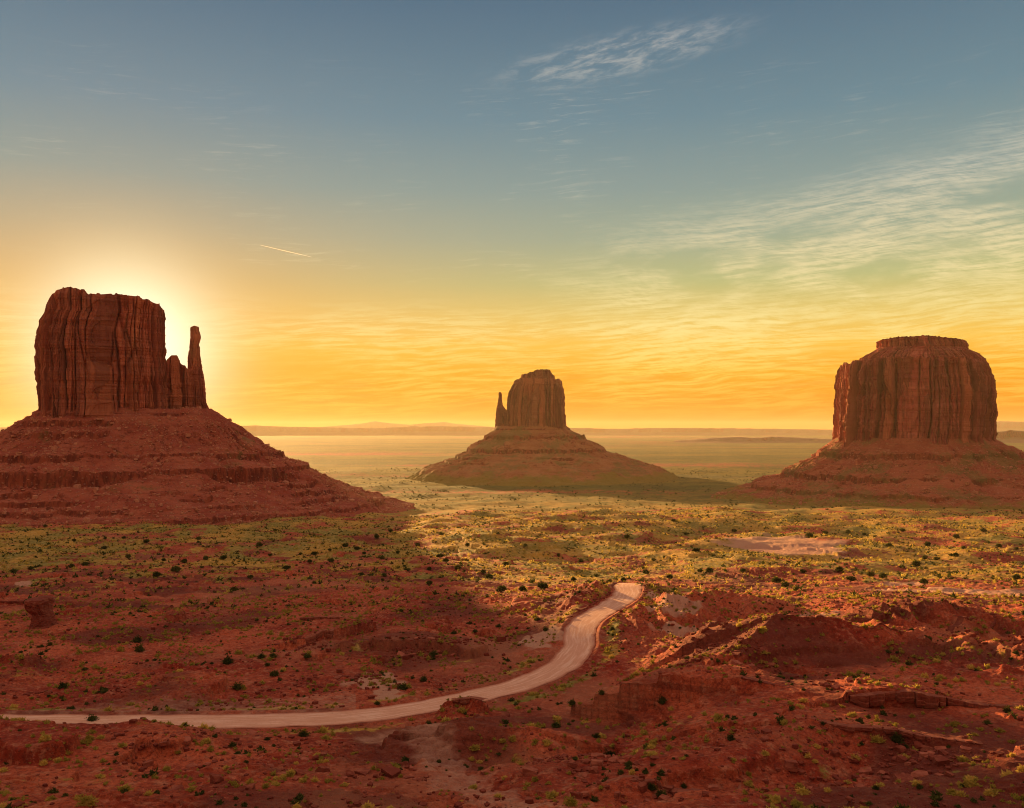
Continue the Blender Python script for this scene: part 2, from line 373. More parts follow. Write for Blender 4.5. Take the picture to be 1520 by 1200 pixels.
# ------------------------------------------------------------------ object helpers
def mesh_np(name, V, Fc, mat, parent=None, smooth=True, attrs=None):
    """V (n,3) float, Fc (m,3|4) int -> one linked mesh object"""
    me = bpy.data.meshes.new(name); k = Fc.shape[1]
    me.vertices.add(len(V)); me.vertices.foreach_set('co', np.ascontiguousarray(V, np.float32).ravel())
    me.loops.add(Fc.size); me.loops.foreach_set('vertex_index', np.ascontiguousarray(Fc, np.int32).ravel())
    me.polygons.add(len(Fc)); me.polygons.foreach_set('loop_start', np.arange(0, Fc.size, k, dtype=np.int32))
    me.update(calc_edges=True)
    me.polygons.foreach_set('use_smooth', np.full(len(Fc), smooth))
    if attrs:
        for an, av in attrs.items():
            a = me.color_attributes.new(an, 'FLOAT_COLOR', 'POINT'); a.data.foreach_set('color', np.ascontiguousarray(av, np.float32).ravel())
    if mat: me.materials.append(mat)
    o = bpy.data.objects.new(name, me); sc.collection.objects.link(o)
    if parent: o.parent = parent
    return o
def grid_faces(nr, nc, wrap=False):
    i = np.arange(nr - 1)[:, None]; j = np.arange(nc if wrap else nc - 1)[None, :]; j2 = (j + 1) % nc
    return np.stack([i * nc + j, i * nc + j2, (i + 1) * nc + j2, (i + 1) * nc + j], -1).reshape(-1, 4)
def tag(o, label=None, cat=None, group=None, kind=None):
    if label: o['label'] = label
    if cat: o['category'] = cat
    if group: o['group'] = group
    if kind: o['kind'] = kind
    return o
def empty(name, loc, label, cat, group=None):
    o = bpy.data.objects.new(name, None); sc.collection.objects.link(o); o.location = loc
    return tag(o, label, cat, group)

# ------------------------------------------------------------------ materials
def material(name):
    m = bpy.data.materials.new(name); m.use_nodes = True; n = NT(m.node_tree); n.n.clear()
    out = n.n.new('ShaderNodeOutputMaterial'); b = n.n.new('ShaderNodeBsdfPrincipled')
    b.inputs['Roughness'].default_value = 0.92; b.inputs['Specular IOR Level'].default_value = 0.15
    n.l.new(b.outputs[0], out.inputs[0])
    g = n.n.new('ShaderNodeNewGeometry'); return m, n, b, g.outputs['Position'], out
def bump(n, b, h, dist, strength=1.0):
    bn = n.n.new('ShaderNodeBump'); bn.inputs['Strength'].default_value = strength; bn.inputs['Distance'].default_value = dist
    n.put(bn.inputs['Height'], h); n.l.new(bn.outputs[0], b.inputs['Normal'])

def mat_ground():
    m, n, b, pos, out = material('desert_soil')
    a = n.n.new('ShaderNodeVertexColor'); a.layer_name = 'cover'
    s = n.n.new('ShaderNodeSeparateColor'); n.l.new(a.outputs[0], s.inputs[0]); veg, sand, dark = s.outputs[0], s.outputs[1], s.outputs[2]
    n1 = n.noise(pos, 0.035, 5, 0.6); n2 = n.noise(pos, 0.35, 5, 0.65); n3 = n.noise(pos, 2.2, 5, 0.7)
    red = n.mix(n.step(n1, 0.35, 0.65), (0.34, 0.042, 0.018), (0.62, 0.135, 0.055))
    red = n.mix(n.m('MULTIPLY', n.step(n2, 0.5, 0.68), 0.75), red, (0.60, 0.23, 0.12))
    red = n.mix(n.m('MULTIPLY', n.step(n3, 0.48, 0.72), 0.65), red, (0.17, 0.04, 0.02))
    n4 = n.noise(pos, 0.9, 4, 0.7)
    red = n.mix(n.m('MULTIPLY', n.step(n4, 0.50, 0.62), 0.6), red, (0.17, 0.024, 0.015))
    red = n.mix(n.m('MULTIPLY', n.step(n4, 0.44, 0.34), 0.5), red, (0.76, 0.25, 0.14))
    # beds of slightly different colour follow the height
    z = n.sep(pos)[2]; strat = n.noise(n.comb(n.m('MULTIPLY', n.sep(pos)[0], 0.006), n.m('MULTIPLY', n.sep(pos)[1], 0.006), n.m('MULTIPLY', z, 0.9)), 1.0, 4, 0.6)
    red = n.mix(n.m('MULTIPLY', n.step(strat, 0.52, 0.66), 0.45), red, (0.16, 0.032, 0.018))
    red = n.mix(n.m('MULTIPLY', dark, 0.75), red, (0.15, 0.035, 0.022))
    red = n.mix(n.m('MULTIPLY', n.step(n.noise(pos, 0.013, 5, 0.65), 0.5, 0.68), 0.55), red, (0.50, 0.19, 0.095))
    # stones
    v = n.vor(pos, 1.3); peb = n.m('SUBTRACT', 1.0, n.step(v, 0.10, 0.24))
    red = n.mix(n.m('MULTIPLY', peb, 0.4), red, n.mix(n.noise(pos, 0.9, 1), (0.12, 0.03, 0.02), (0.62, 0.30, 0.2)))
    # dry grass and green cover in patches and tufts
    gn = n.noise(pos, 0.02, 4, 0.6)
    straw = n.mix(n.step(gn, 0.38, 0.62), (0.58, 0.31, 0.05), (0.25, 0.205, 0.035))
    straw = n.mix(n.m('MULTIPLY', n.step(n2, 0.45, 0.7), 0.7), straw, (0.74, 0.50, 0.17))
    tuft = n.noise(pos, 0.7, 4, 0.7)
    straw = n.mix(n.m('MULTIPLY', n.step(tuft, 0.52, 0.66), 0.7), straw, (0.07, 0.075, 0.02))
    far = n.step(n.m('SQRT', n.vm('DOT_PRODUCT', pos, pos)), 1300, 2400)
    straw = n.mix(n.m('MULTIPLY', far, 0.85), straw, n.mix(n.step(n.noise(n.map(pos, (0.0004, 0.0016, 0)), 1.0, 6, 0.65), 0.42, 0.58), (0.215, 0.165, 0.02), (0.09, 0.10, 0.015)))
    spk = n.step(n.m('ADD', n.m('MULTIPLY', n.noise(pos, 0.05, 5, 0.75), 0.7), n.m('MULTIPLY', n.noise(pos, 0.006, 4, 0.6), 0.35)), 0.50, 0.60)
    straw = n.mix(n.m('MULTIPLY', n.m('MULTIPLY', far, spk), 0.7), straw, (0.07, 0.07, 0.014))
    cov = n.m('ADD', veg, n.m('MULTIPLY', n.m('SUBTRACT', n.m('ADD', n.m('MULTIPLY', n.noise(pos, 0.25, 5, 0.7), 0.6), n.m('MULTIPLY', n.noise(pos, 0.045, 3, 0.6), 0.5)), 0.55), 2.4))
    col = n.mix(n.step(cov, 0.38, 0.62), red, straw)
    col = n.mix(n.m('MULTIPLY', n.step(n.m('ADD', sand, n.m('MULTIPLY', n.m('SUBTRACT', n2, 0.5), 0.5)), 0.3, 0.7), 0.9), col, n.mix(n3, (0.50, 0.22, 0.13), (0.72, 0.42, 0.28)))
    n.put(b.inputs['Base Color'], col)
    bh = n.m('ADD', n.m('MULTIPLY', n3, 0.6), n.m('ADD', n.m('MULTIPLY', peb, 0.25), n.m('MULTIPLY', n2, 1.2)))
    bump(n, b, bh, 0.9, 1.0); return m
def mat_road():
    m, n, b, pos, out = material('packed_dirt')
    a = n.n.new('ShaderNodeVertexColor'); a.layer_name = 'lane'
    s = n.n.new('ShaderNodeSeparateColor'); n.l.new(a.outputs[0], s.inputs[0]); across, along = s.outputs[0], s.outputs[1]
    n1 = n.noise(pos, 0.12, 4, 0.6); n3 = n.noise(pos, 1.6, 5, 0.7)
    col = n.mix(n1, (0.62, 0.30, 0.18), (0.78, 0.43, 0.29))
    tr = n.noise(n.comb(n.m('MULTIPLY', across, 14), n.m('MULTIPLY', along, 8), 0.0), 1.0, 4, 0.6)
    col = n.mix(n.m('MULTIPLY', n.step(tr, 0.45, 0.65), 0.7), col, (0.88, 0.58, 0.42))
    col = n.mix(n.m('MULTIPLY', n.step(n3, 0.5, 0.8), 0.6), col, (0.44, 0.17, 0.09))
    edge = n.m('ABSOLUTE', n.m('SUBTRACT', across, 0.5))
    col = n.mix(n.m('MULTIPLY', n.step(n.m('ADD', edge, n.m('MULTIPLY', n3, 0.1)), 0.43, 0.53), 0.8), col, (0.42, 0.13, 0.065))
    n.put(b.inputs['Base Color'], col); bump(n, b, n.m('ADD', n3, tr), 0.12, 0.7); return m
def mat_cliff(name, a, c, streak=1.0):
    m, n, b, pos, out = material(name)
    st = n.noise(n.map(pos, (0.16, 0.16, 0.012)), 1.0, 6, 0.65)
    st2 = n.noise(n.map(pos, (0.5, 0.5, 0.05)), 1.0, 5, 0.7)
    bed = n.noise(n.map(pos, (0.01, 0.01, 0.45)), 1.0, 4, 0.6)
    bl = n.noise(pos, 0.03, 4, 0.6)
    at = n.n.new('ShaderNodeVertexColor'); at.layer_name = 'panel'; sp = n.n.new('ShaderNodeSeparateColor'); n.l.new(at.outputs[0], sp.inputs[0])
    col = n.mix(n.step(bl, 0.35, 0.65), a, c)
    col = n.mix(n.m('MULTIPLY', n.step(bed, 0.5, 0.68), 0.4), col, tuple(v * 0.6 for v in a))
    col = n.mix(n.m('MULTIPLY', n.step(st, 0.46, 0.68), 0.6 * streak), col, (0.14, 0.045, 0.034))
    col = n.mix(n.m('MULTIPLY', n.step(st2, 0.55, 0.75), 0.5), col, (0.55, 0.22, 0.12))
    col = n.mix(n.m('MULTIPLY', n.step(sp.outputs[1], 0.62, 0.7), 0.6), col, (0.56, 0.19, 0.085))
    col = n.mix(n.m('MULTIPLY', n.step(sp.outputs[2], 0.75, 0.8), 0.5), col, (0.14, 0.045, 0.03))
    col = n.mix(n.m('MULTIPLY', n.step(sp.outputs[0], 0.55, 0.6), 0.35), col, (0.17, 0.05, 0.035))
    n.put(b.inputs['Base Color'], col)
    bump(n, b, n.m('ADD', st2, n.m('MULTIPLY', bed, 0.7)), 2.0, 0.9); return m
def mat_talus(name, a, c, green=0.0):
    m, n, b, pos, out = material(name)
    bed = n.noise(n.map(pos, (0.004, 0.004, 0.35)), 1.0, 5, 0.65)
    n1 = n.noise(pos, 0.02, 5, 0.6); n2 = n.noise(pos, 0.25, 5, 0.7)
    col = n.mix(n.step(n1, 0.35, 0.65), a, c)
    col = n.mix(n.m('MULTIPLY', n.step(bed, 0.54, 0.66), 0.35), col, (0.13, 0.028, 0.018))
    col = n.mix(n.m('MULTIPLY', n.step(n2, 0.52, 0.72), 0.5), col, (0.13, 0.04, 0.025))
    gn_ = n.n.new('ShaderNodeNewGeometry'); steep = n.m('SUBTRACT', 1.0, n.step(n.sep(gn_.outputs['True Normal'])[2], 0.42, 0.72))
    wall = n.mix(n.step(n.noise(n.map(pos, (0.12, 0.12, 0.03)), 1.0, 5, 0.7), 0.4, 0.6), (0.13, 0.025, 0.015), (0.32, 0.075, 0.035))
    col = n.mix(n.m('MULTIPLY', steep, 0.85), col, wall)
    v = n.vor(pos, 0.16); peb = n.m('SUBTRACT', 1.0, n.step(v, 0.12, 0.34))
    col = n.mix(n.m('MULTIPLY', n.m('MULTIPLY', peb, n.step(n.noise(pos, 0.03, 3), 0.4, 0.6)), 0.7), col, (0.50, 0.22, 0.14))
    col = n.mix(n.m('MULTIPLY', n.step(n.m('ADD', n.noise(pos, 0.012, 4, 0.65), n.m('MULTIPLY', n2, 0.3)), 0.74 - 0.14 * green, 0.88 - 0.14 * green), 0.6), col, (0.16, 0.14, 0.04))
    if green > 0.7:
        low = n.m('SUBTRACT', 1.0, n.step(n.m('ADD', n.sep(pos)[2], n.m('MULTIPLY', n.m('SUBTRACT', n.noise(pos, 0.015, 5, 0.65), 0.5), 90.0)), 20.0, 42.0))
        col = n.mix(n.m('MULTIPLY', low, 0.85), col, n.mix(n2, (0.30, 0.22, 0.035), (0.14, 0.13, 0.025)))
    n.put(b.inputs['Base Color'], col); bump(n, b, n.m('ADD', n2, n.m('MULTIPLY', peb, 0.8)), 1.6, 0.9); return m
def mat_plant(name, c1, c2, trans=0.3):
    m = bpy.data.materials.new(name); m.use_nodes = True; n = NT(m.node_tree); n.n.clear()
    out = n.n.new('ShaderNodeOutputMaterial'); g = n.n.new('ShaderNodeNewGeometry'); oi = n.n.new('ShaderNodeObjectInfo')
    nz = n.noise(g.outputs['Position'], 0.8, 2); rv = n.m('ADD', n.m('MULTIPLY', nz, 0.8), n.m('MULTIPLY', oi.outputs['Random'], 0.35))
    col = n.mix(n.step(rv, 0.3, 0.85), c1, c2)
    d = n.n.new('ShaderNodeBsdfDiffuse'); t_ = n.n.new('ShaderNodeBsdfTranslucent'); mx = n.n.new('ShaderNodeMixShader')
    n.put(d.inputs[0], col); n.put(t_.inputs[0], col); mx.inputs[0].default_value = trans
    n.l.new(d.outputs[0], mx.inputs[1]); n.l.new(t_.outputs[0], mx.inputs[2]); n.l.new(mx.outputs[0], out.inputs[0]); return m
def mat_rock(name, a, c):
    m, n, b, pos, out = material(name)
    n1 = n.noise(pos, 0.5, 5, 0.65); n2 = n.noise(pos, 3.0, 5, 0.7)
    oi = n.n.new('ShaderNodeObjectInfo')
    bed = n.noise(n.map(pos, (0.1, 0.1, 3.0)), 1.0, 4, 0.6)
    col = n.mix(n.step(n.m('ADD', n.m('MULTIPLY', n1, 0.75), n.m('MULTIPLY', oi.outputs['Random'], 0.25)), 0.35, 0.7), a, c)
    col = n.mix(n.m('MULTIPLY', n.step(bed, 0.5, 0.7), 0.45), col, tuple(v * 0.45 for v in a))
    n.put(b.inputs['Base Color'], col); bump(n, b, n.m('ADD', n2, bed), 0.25, 0.8); return m
M_GROUND = mat_ground(); M_ROAD = mat_road()
M_WCLIFF = mat_cliff('red_sandstone_cliff', (0.50, 0.135, 0.07), (0.64, 0.215, 0.115))
M_ECLIFF = mat_cliff('brown_sandstone_cliff', (0.34, 0.12, 0.06), (0.40, 0.16, 0.08), 0.6)
M_MCLIFF = mat_cliff('crimson_sandstone_cliff', (0.46, 0.10, 0.065), (0.60, 0.18, 0.115))
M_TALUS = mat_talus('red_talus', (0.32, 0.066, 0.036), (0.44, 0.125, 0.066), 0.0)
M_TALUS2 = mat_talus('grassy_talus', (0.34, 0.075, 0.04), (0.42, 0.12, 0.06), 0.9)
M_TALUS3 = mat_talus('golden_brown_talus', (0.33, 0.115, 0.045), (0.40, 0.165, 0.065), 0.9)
M_TUFT = mat_plant('yellow_green_leaves', (0.34, 0.27, 0.045), (0.80, 0.57, 0.14), 0.45)
M_BUSH = mat_plant('dark_green_leaves', (0.05, 0.06, 0.016), (0.12, 0.125, 0.03), 0.25)
M_TRUNK = mat_rock('bark', (0.10, 0.06, 0.04), (0.2, 0.13, 0.09))
M_ROCK = mat_rock('loose_sandstone', (0.22, 0.045, 0.025), (0.46, 0.14, 0.08))
M_PALE = mat_rock('pale_fallen_rock', (0.36, 0.11, 0.06), (0.60, 0.26, 0.15))
M_LEDGE = mat_rock('ledge_sandstone', (0.22, 0.05, 0.03), (0.36, 0.115, 0.065))

# ------------------------------------------------------------------ ground sheet
def spans():
    dense = np.radians(np.linspace(-33.5, 33.5, 1350))
    c = np.radians(np.concatenate([np.linspace(33.5, 50, 60)[1:], np.linspace(50, 180, 60)[1:]]))
    return np.concatenate([-c[::-1][1:], dense, c])     # open at 180, the first column closes it
azs = spans()
rs = [0.6]
while rs[-1] < 40000:
    r_ = rs[-1]
    if r_ < 108: st = max(0.5, r_ * 0.06)
    else: st = max(0.22, min(r_ * r_ / 95000.0 * (0.9 if r_ < 450 else 0.62 if r_ < 3500 else 1.6), r_ * 0.12))
    rs.append(r_ + st)
rs = np.array(rs)
AZ, RR = np.meshgrid(azs, rs)
GX = RR * np.sin(AZ); GY = RR * np.cos(AZ)
GZ = H(GX.ravel(), GY.ravel())
print('terrain', GX.shape, len(GZ))
gx, gy = GX.ravel(), GY.ravel(); gr = np.hypot(gx, gy)

# what grows or lies where (a cover map in world space)
SANDS = [(1150, 806, 56, 80), (1105, 800, 30, 45), (1195, 818, 30, 35), (805, 948, 9, 13), (1000, 900, 10, 14), (975, 885, 7, 12), (1010, 930, 9, 7), (35, 868, 5, 16), (1225, 915, 9, 10), (560, 1012, 8, 9), (575, 1030, 4, 6),
         (1345, 868, 12, 25), (1440, 880, 40, 22)]
sx, sy, sz = ground([s[0] for s in SANDS], [s[1] for s in SANDS])
WASH = np.array([P(560,1090,196), P(620,1080,202), P(640,1110,184), P(680,1150,158), P(740,1185,142), P(800,1215,130)])
def cover(x, y):
    r = np.hypot(x, y); a = np.degrees(np.arctan2(x, y))
    veg = 0.02 + 0.58 * sst(r, 360, 760)
    n = fbm(x / 120, y / 120, 4, 201)
    veg = veg + 0.30 * n * sst(r, 300, 600) + 0.45 * fbm(x / 34, y / 60, 3, 203) * sst(r, 350, 600) * (1 - sst(r, 1500, 2500))
    leftm = 1 - sst(a, -9, -3)
    veg = veg - 0.12 * leftm * (1 - sst(r, 700, 1000)) * sst(r, 300, 500)
    veg = veg + 0.20 * fbm(x / 22, y / 14, 3, 207) * (1 - sst(r, 300, 600)) + 0.06
    # broad bands of cover and bare soil on the far plain
    bands = fbm(x / 2600, y / 700, 4, 210)
    veg = veg - 0.03 * (1 - sst(a, -9, -3)) * sst(r, 500, 800) * (1 - sst(r, 1100, 1500)) 
    veg = np.where(r > 1600, 0.92 + 0.7 * bands + 0 * r, veg)
    # reddish aprons round the buttes
    sand = np.zeros(x.shape)
    for (q, X, Y) in zip(SANDS, sx, sy):
        c, s = math.cos(math.atan2(X, Y)), math.sin(math.atan2(X, Y))
        tx = (x - X) * c - (y - Y) * s; ty = (x - X) * s + (y - Y) * c
        tx = tx + 0.5 * q[2] * gnoise(x / q[2] * 1.6, y / q[2] * 1.6, 231); ty = ty + 0.6 * q[3] * gnoise(x / q[2] * 1.6, y / q[2] * 1.6, 232)
        sand = np.maximum(sand, 1.1 * np.exp(-((tx / q[2]) ** 2 + (ty / q[3]) ** 2) ** 1.5))
    act = r < 320; d, _, _, tt = poly_dist(x[act], y[act], WASH); sd = np.zeros(x.shape)
    sd[act] = 0.52 * (1 - sst(d + 2.5 * gnoise(x[act] / 6, y[act] / 6, 240), 2, 11))
    sand = np.maximum(sand, sd)
    act = r < 560; d, _, _, _ = poly_dist(x[act], y[act], road)
    q = sand[act]; q = np.maximum(q, 0.34 * (1 - sst(d, 6, 13))); sand[act] = q
    v2 = veg[act]; v2 = v2 - 0.5 * (1 - sst(d, 6, 8)) + 0.42 * np.exp(-((d - 11) / 2.5) ** 2); veg[act] = v2
    # the pale flat below the bend
    act = (r < 270) & (a < -10) & (r > 205); sand[act] = np.maximum(sand[act], 0.45 * sst(r[act], 212, 222) * (1 - sst(r[act], 238, 262)))
    dark = sst(fbm(x / 55, y / 55, 3, 220), 0.05, 0.4) * (1 - sst(r, 700, 1500)) + 0.3 * sst(fbm(x / 1500, y / 500, 3, 224), 0.1, 0.4) * sst(r, 1500, 2500)
    return np.clip(veg, 0, 1), np.clip(sand, 0, 1), np.clip(dark, 0, 1)
cv_, cs_, cd_ = cover(gx, gy)
tag(mesh_np('ground', np.stack([gx, gy, GZ], 1), grid_faces(len(rs), len(azs), True)[:, ::-1], M_GROUND, attrs={'cover': np.stack([cv_, cs_, cd_, np.ones_like(cv_)], 1)}), kind='structure')

# the road, a sheet over its graded bed
seg = spline([tuple(p) for p in road], 3); dirs = np.gradient(seg[:, :2], axis=0); dirs /= np.linalg.norm(dirs, axis=1)[:, None]
nrm = np.stack([-dirs[:, 1], dirs[:, 0]], 1); NA = 15
along = np.concatenate([[0], np.cumsum(np.linalg.norm(np.diff(seg[:, :2], axis=0), axis=1))])
hw = 5.2 + 1.2 * sst(along, 250, 420)
tc_ = np.linspace(-1, 1, NA)
wob = 1 + 0.13 * fbm(along / 9, along * 0, 2, 300); wob2 = 1 + 0.13 * fbm(along / 9, along * 0 + 9, 2, 301)
RX = seg[:, 0][:, None] + nrm[:, 0][:, None] * tc_ * hw[:, None] * np.where(tc_ > 0, wob[:, None], wob2[:, None])
RY = seg[:, 1][:, None] + nrm[:, 1][:, None] * tc_ * hw[:, None] * np.where(tc_ > 0, wob[:, None], wob2[:, None])
RZ = seg[:, 2][:, None] + 0.05 * (1 - tc_ ** 4) - 0.02 + 0.015 * gnoise(RX / 2, RY / 2, 9)
lane = np.stack([np.broadcast_to((tc_ + 1) / 2, RX.shape).ravel(), np.broadcast_to((along / 100)[:, None], RX.shape).ravel(), np.zeros(RX.size), np.ones(RX.size)], 1)
tag(mesh_np('dirt_road', np.stack([RX.ravel(), RY.ravel(), RZ.ravel()], 1), grid_faces(len(seg), NA)[:, ::-1], M_ROAD, attrs={'lane': lane}), kind='structure')

# ------------------------------------------------------------------ buttes
class Butte:
    def __init__(s, name, px0, dist, label):
        s.az = math.atan((px0 - CX) / F); s.R = dist / math.cos(s.az) if False else dist
        s.er = np.array([math.sin(s.az), math.cos(s.az)]); s.et = np.array([math.cos(s.az), -math.sin(s.az)])
        s.c = s.er * s.R
        s.root = empty(name, (s.c[0], s.c[1], CAMZ - 160), label, 'butte', 'sandstone buttes standing on the desert plain')
    def tz(s, px, py, R_=None):
        """tangential offset and height of a picture point on the upright plane through the butte"""
        R_ = R_ or s.R; a = math.atan((px - CX) / F) - s.az
        t_ = R_ * math.tan(a); Y = (s.er * R_ + s.et * t_)[1]
        return t_, CAMZ - (py - HY) / F * Y
    def block(s, name, left, right, top, bot_py, depth, yoff, seed, mat, amp=1.0, nth=1000, nv=240, power=3.4, ledges=True, cell=1.0):
        L = sorted([s.tz(*q)[::-1] for q in left]); Rr = sorted([s.tz(*q)[::-1] for q in right])
        T = sorted([s.tz(*q) for q in top]); zb = s.tz(left[0][0], bot_py)[1]
        bk = lambda t_: 2.0 * cell * np.round(2.2 * gnoise(t_ / (8 * cell), t_ * 0, seed + 31)) + 0.7 * cell * gnoise(t_ / 2.3, t_ * 0, seed + 32)
        topz = lambda t_: np.interp(t_, Tt, Tz) + bk(t_)
        lz, lt = np.array(L).T; rz, rt = np.array(Rr).T; Tt, Tz = np.array(T).T
        th = np.linspace(0, 2 * np.pi, nth, endpoint=False); c, sn = np.cos(th), np.sin(th)
        ex = np.sign(c) * np.abs(c) ** (2 / power); ey = np.sign(sn) * np.abs(sn) ** (2 / power)
        v = np.linspace(0, 1, nv)[:, None]
        z = zb + v * (Tz.max() - zb) + 0 * ex
        w0 = (np.interp(zb, rz, rt) - np.interp(zb, lz, lt)) / 2
        for _ in range(6):
            tl = np.interp(z, lz, lt); tr = np.interp(z, rz, rt)
            tx = (tl + tr) / 2 + (tr - tl) / 2 * ex
            z = zb + v * (topz(tx) - zb)
        wd = (tr - tl) / 2; dep = depth * (0.35 + 0.65 * wd / w0)
        ty = dep * ey
        per = 2 * np.pi * math.sqrt((w0 ** 2 + depth ** 2) / 2); S = th / (2 * np.pi) * per + 0 * z
        # spalled panels, ribs and cracks
        Sw = S + 0.9 * cell * gnoise(S / 30, z / 40, seed); k = cell
        v1, e1 = voro(Sw / (24 * k), z / (900 * k) + 0.1 * gnoise(S / 50, z / 60, seed + 1), seed + 2)
        v2, e2 = voro(Sw / (12 * k), z / (280 * k), seed + 5)
        v3, e3 = voro(Sw / (3.6 * k), z / (60 * k), seed + 8)
        v4, e4 = voro(S / (13 * k), z / (24 * k), seed + 51)
        off = (v1 - 0.5) * 15 * k + (v2 - 0.5) * 8.0 * k + (v3 - 0.5) * 2.4 * k + (v4 - 0.5) * 3.2 * k
        off = off - 12.0 * k * np.exp(-(e1 / 0.06) ** 2) * (0.3 + v1) - 6.0 * k * np.exp(-(e2 / 0.06) ** 2) - 1.4 * k * np.exp(-(e3 / 0.12) ** 2)
        off += 3.0 * k * fbm(S / (34 * k), z / (150 * k), 3, seed + 11)
        if ledges:
            off += 1.3 * k * fbm(S * 0 + z / (9 * k), S / 400, 3, seed + 13) + 0.9 * k * np.round(2 * gnoise(z / (16 * k), S / 300, seed + 14))
            foot = np.clip(1 - v / 0.16, 0, 1); off += foot * (2.0 + 2.2 * np.round(3 * foot) * 0.5) * k
        cap = sst(1 - wd / w0, 0.13, 0.2) * sst(v, 0.6, 0.75)
        off = off * (1 - 0.78 * cap) + cap * (2.0 * k * np.round(1.8 * gnoise(z / (7 * k), S * 0 + 2, seed + 41)) + 1.2 * k * gnoise(S / 9, z / 5, seed + 42))
        edge = sst(v, 1.0, 0.93)
        off = off * (0.35 + 0.65 * edge) * amp * (0.55 + 0.45 * np.abs(ey)) - 0.9 * cell * (cell > 0.6)
        nl = np.hypot(c / w0, sn / depth); nx = c / w0 / nl; ny = sn / depth / nl
        tx = tx + off * nx; ty = ty + off * ny
        # top: concentric rings towards the middle
        RT, RTY, RZ_ = [tx], [ty], [z]
        mt = (tl[-1] + tr[-1]) / 2
        for q in (0.985, 0.95, 0.88, 0.78, 0.62, 0.42, 0.2, 0.02):
            x_ = mt + (tx[-1] - mt) * q; y_ = ty[-1] * q
            zz = topz(x_) + 0.7 * k * fbm(x_ / 9, y_ / 9, 3, seed + 20) * (1 if q < 0.96 else 0.4) + (1 - q) * 1.0
            RT.append(x_[None]); RTY.append(y_[None]); RZ_.append(zz[None])
        TX = np.vstack(RT); TY = np.vstack(RTY) + yoff; Z = np.vstack(RZ_)
        Z[:nv] += 0.5 * k * gnoise(S / 6, z / 6, seed + 21) * sst(v, 0.5, 1.0)
        X = s.c[0] + s.et[0] * TX + s.er[0] * TY; Y = s.c[1] + s.et[1] * TX + s.er[1] * TY
        # local coordinates under the root
        V = np.stack([X.ravel() - s.c[0], Y.ravel() - s.c[1], Z.ravel() - (CAMZ - 160)], 1)
        pan = np.zeros((TX.shape[0], nth, 4)); pan[:nv, :, 0] = v1; pan[:nv, :, 1] = v2; pan[:nv, :, 2] = v3; pan[nv:] = 0.5; pan[..., 3] = 1
        return mesh_np(name, V, grid_faces(TX.shape[0], nth, True), mat, s.root, smooth=False, attrs={'panel': pan.reshape(-1, 4)})
    def talus(s, tl, tr, depth, yoff, zbase, prof, seed, mat, nth=1500, power=2.6, lmul=1.0, rmul=1.0, smax=600):
        """skirt of beds and scree round the cliff foot: prof is fall against outward distance"""
        ps, pz = np.array(prof, float).T
        th = np.linspace(0, 2 * np.pi, nth, endpoint=False); c, sn = np.cos(th), np.sin(th)
        ex = np.sign(c) * np.abs(c) ** (2 / power); ey = np.sign(sn) * np.abs(sn) ** (2 / power)
        S = np.concatenate([[-30, -12], np.linspace(0, smax * 0.45, 260), np.linspace(smax * 0.45, smax, 150)[1:]])[:, None]
        w0 = (tr - tl) / 2; mt = (tl + tr) / 2
        nl = np.hypot(c / w0, sn / depth); nx = c / w0 / nl; ny = sn / depth / nl
        # the skirt follows round, not boxy, further out
        rnd_ = sst(S, 0, 250); nx2 = nx * (1 - rnd_) + c * rnd_; ny2 = ny * (1 - rnd_) + sn * rnd_
        BX = mt + w0 * ex; BY = depth * ey
        tx = BX + nx2 * S; ty = BY + ny2 * S
        u = th * (w0 + depth) / 2 * 1.4 + 0 * S
        mul = np.where(c < 0, lmul, rmul); mul = 1 + (mul - 1) * np.abs(c) ** 1.5
        gl = ridged(u / 70 + 0.8 * gnoise(u / 60, S / 90, seed), S / 330, 3, seed + 1, 0.5)
        Se = np.maximum(S, 0) * mul + 7 * fbm(tx / 60, ty / 60, 3, seed + 3) * sst(S, 5, 60) + (gl - 0.6) * 11 * sst(S, 8, 60) * (1 - sst(S, 300, 420))
        smooth = np.interp(Se, ps[::1], pz)
        # scree that buries the beds in places
        psm = np.array([0, 60, 140, 240, 330, 420, 700.]); pzm = np.interp(psm, ps, pz)
        scree = np.interp(Se, psm, pzm) + 2.0
        mk = sst(fbm(u / 110, S / 140 + 3, 3, seed + 5) + 0.28 * np.clip(tx / 200, -1, 1), 0.10, 0.34)
        z = smooth * (1 - mk) + np.maximum(scree, smooth) * mk
        v1, e1 = voro(tx / 9, ty / 9, seed + 7); v2, e2 = voro(tx / 4.2, ty / 4.2, seed + 9)
        bl = sst(fbm(tx / 50, ty / 50, 2, seed + 12), -0.1, 0.3) * sst(S, 20, 60) * (1 - sst(S, smax * 0.6, smax * 0.9))
        z = z + bl * (np.where(v1 > 0.6, (v1 - 0.6) * 8, 0) * sst(e1, 0, 0.35) + np.where(v2 > 0.55, (v2 - 0.55) * 4.5, 0) * sst(e2, 0, 0.35))
        z = z + 1.6 * fbm(tx / 16, ty / 16, 4, seed + 15, 0.6) + (ridged(u / 34 + 0.5 * gnoise(S / 40, u / 50, seed + 33), S / 260, 3, seed + 34) - 0.8) * 3.2 * sst(S, 10, 50) * (1 - sst(S, 330, 480))
        z[-1] -= 30
        Z = zbase + z; TY = ty + yoff
        X = s.c[0] + s.et[0] * tx + s.er[0] * TY; Y = s.c[1] + s.et[1] * tx + s.er[1] * TY
        V = np.stack([X.ravel() - s.c[0], Y.ravel() - s.c[1], Z.ravel() - (CAMZ - 160)], 1)
        return mesh_np('talus', V, grid_faces(len(S), nth, True)[:, ::-1], mat, s.root)

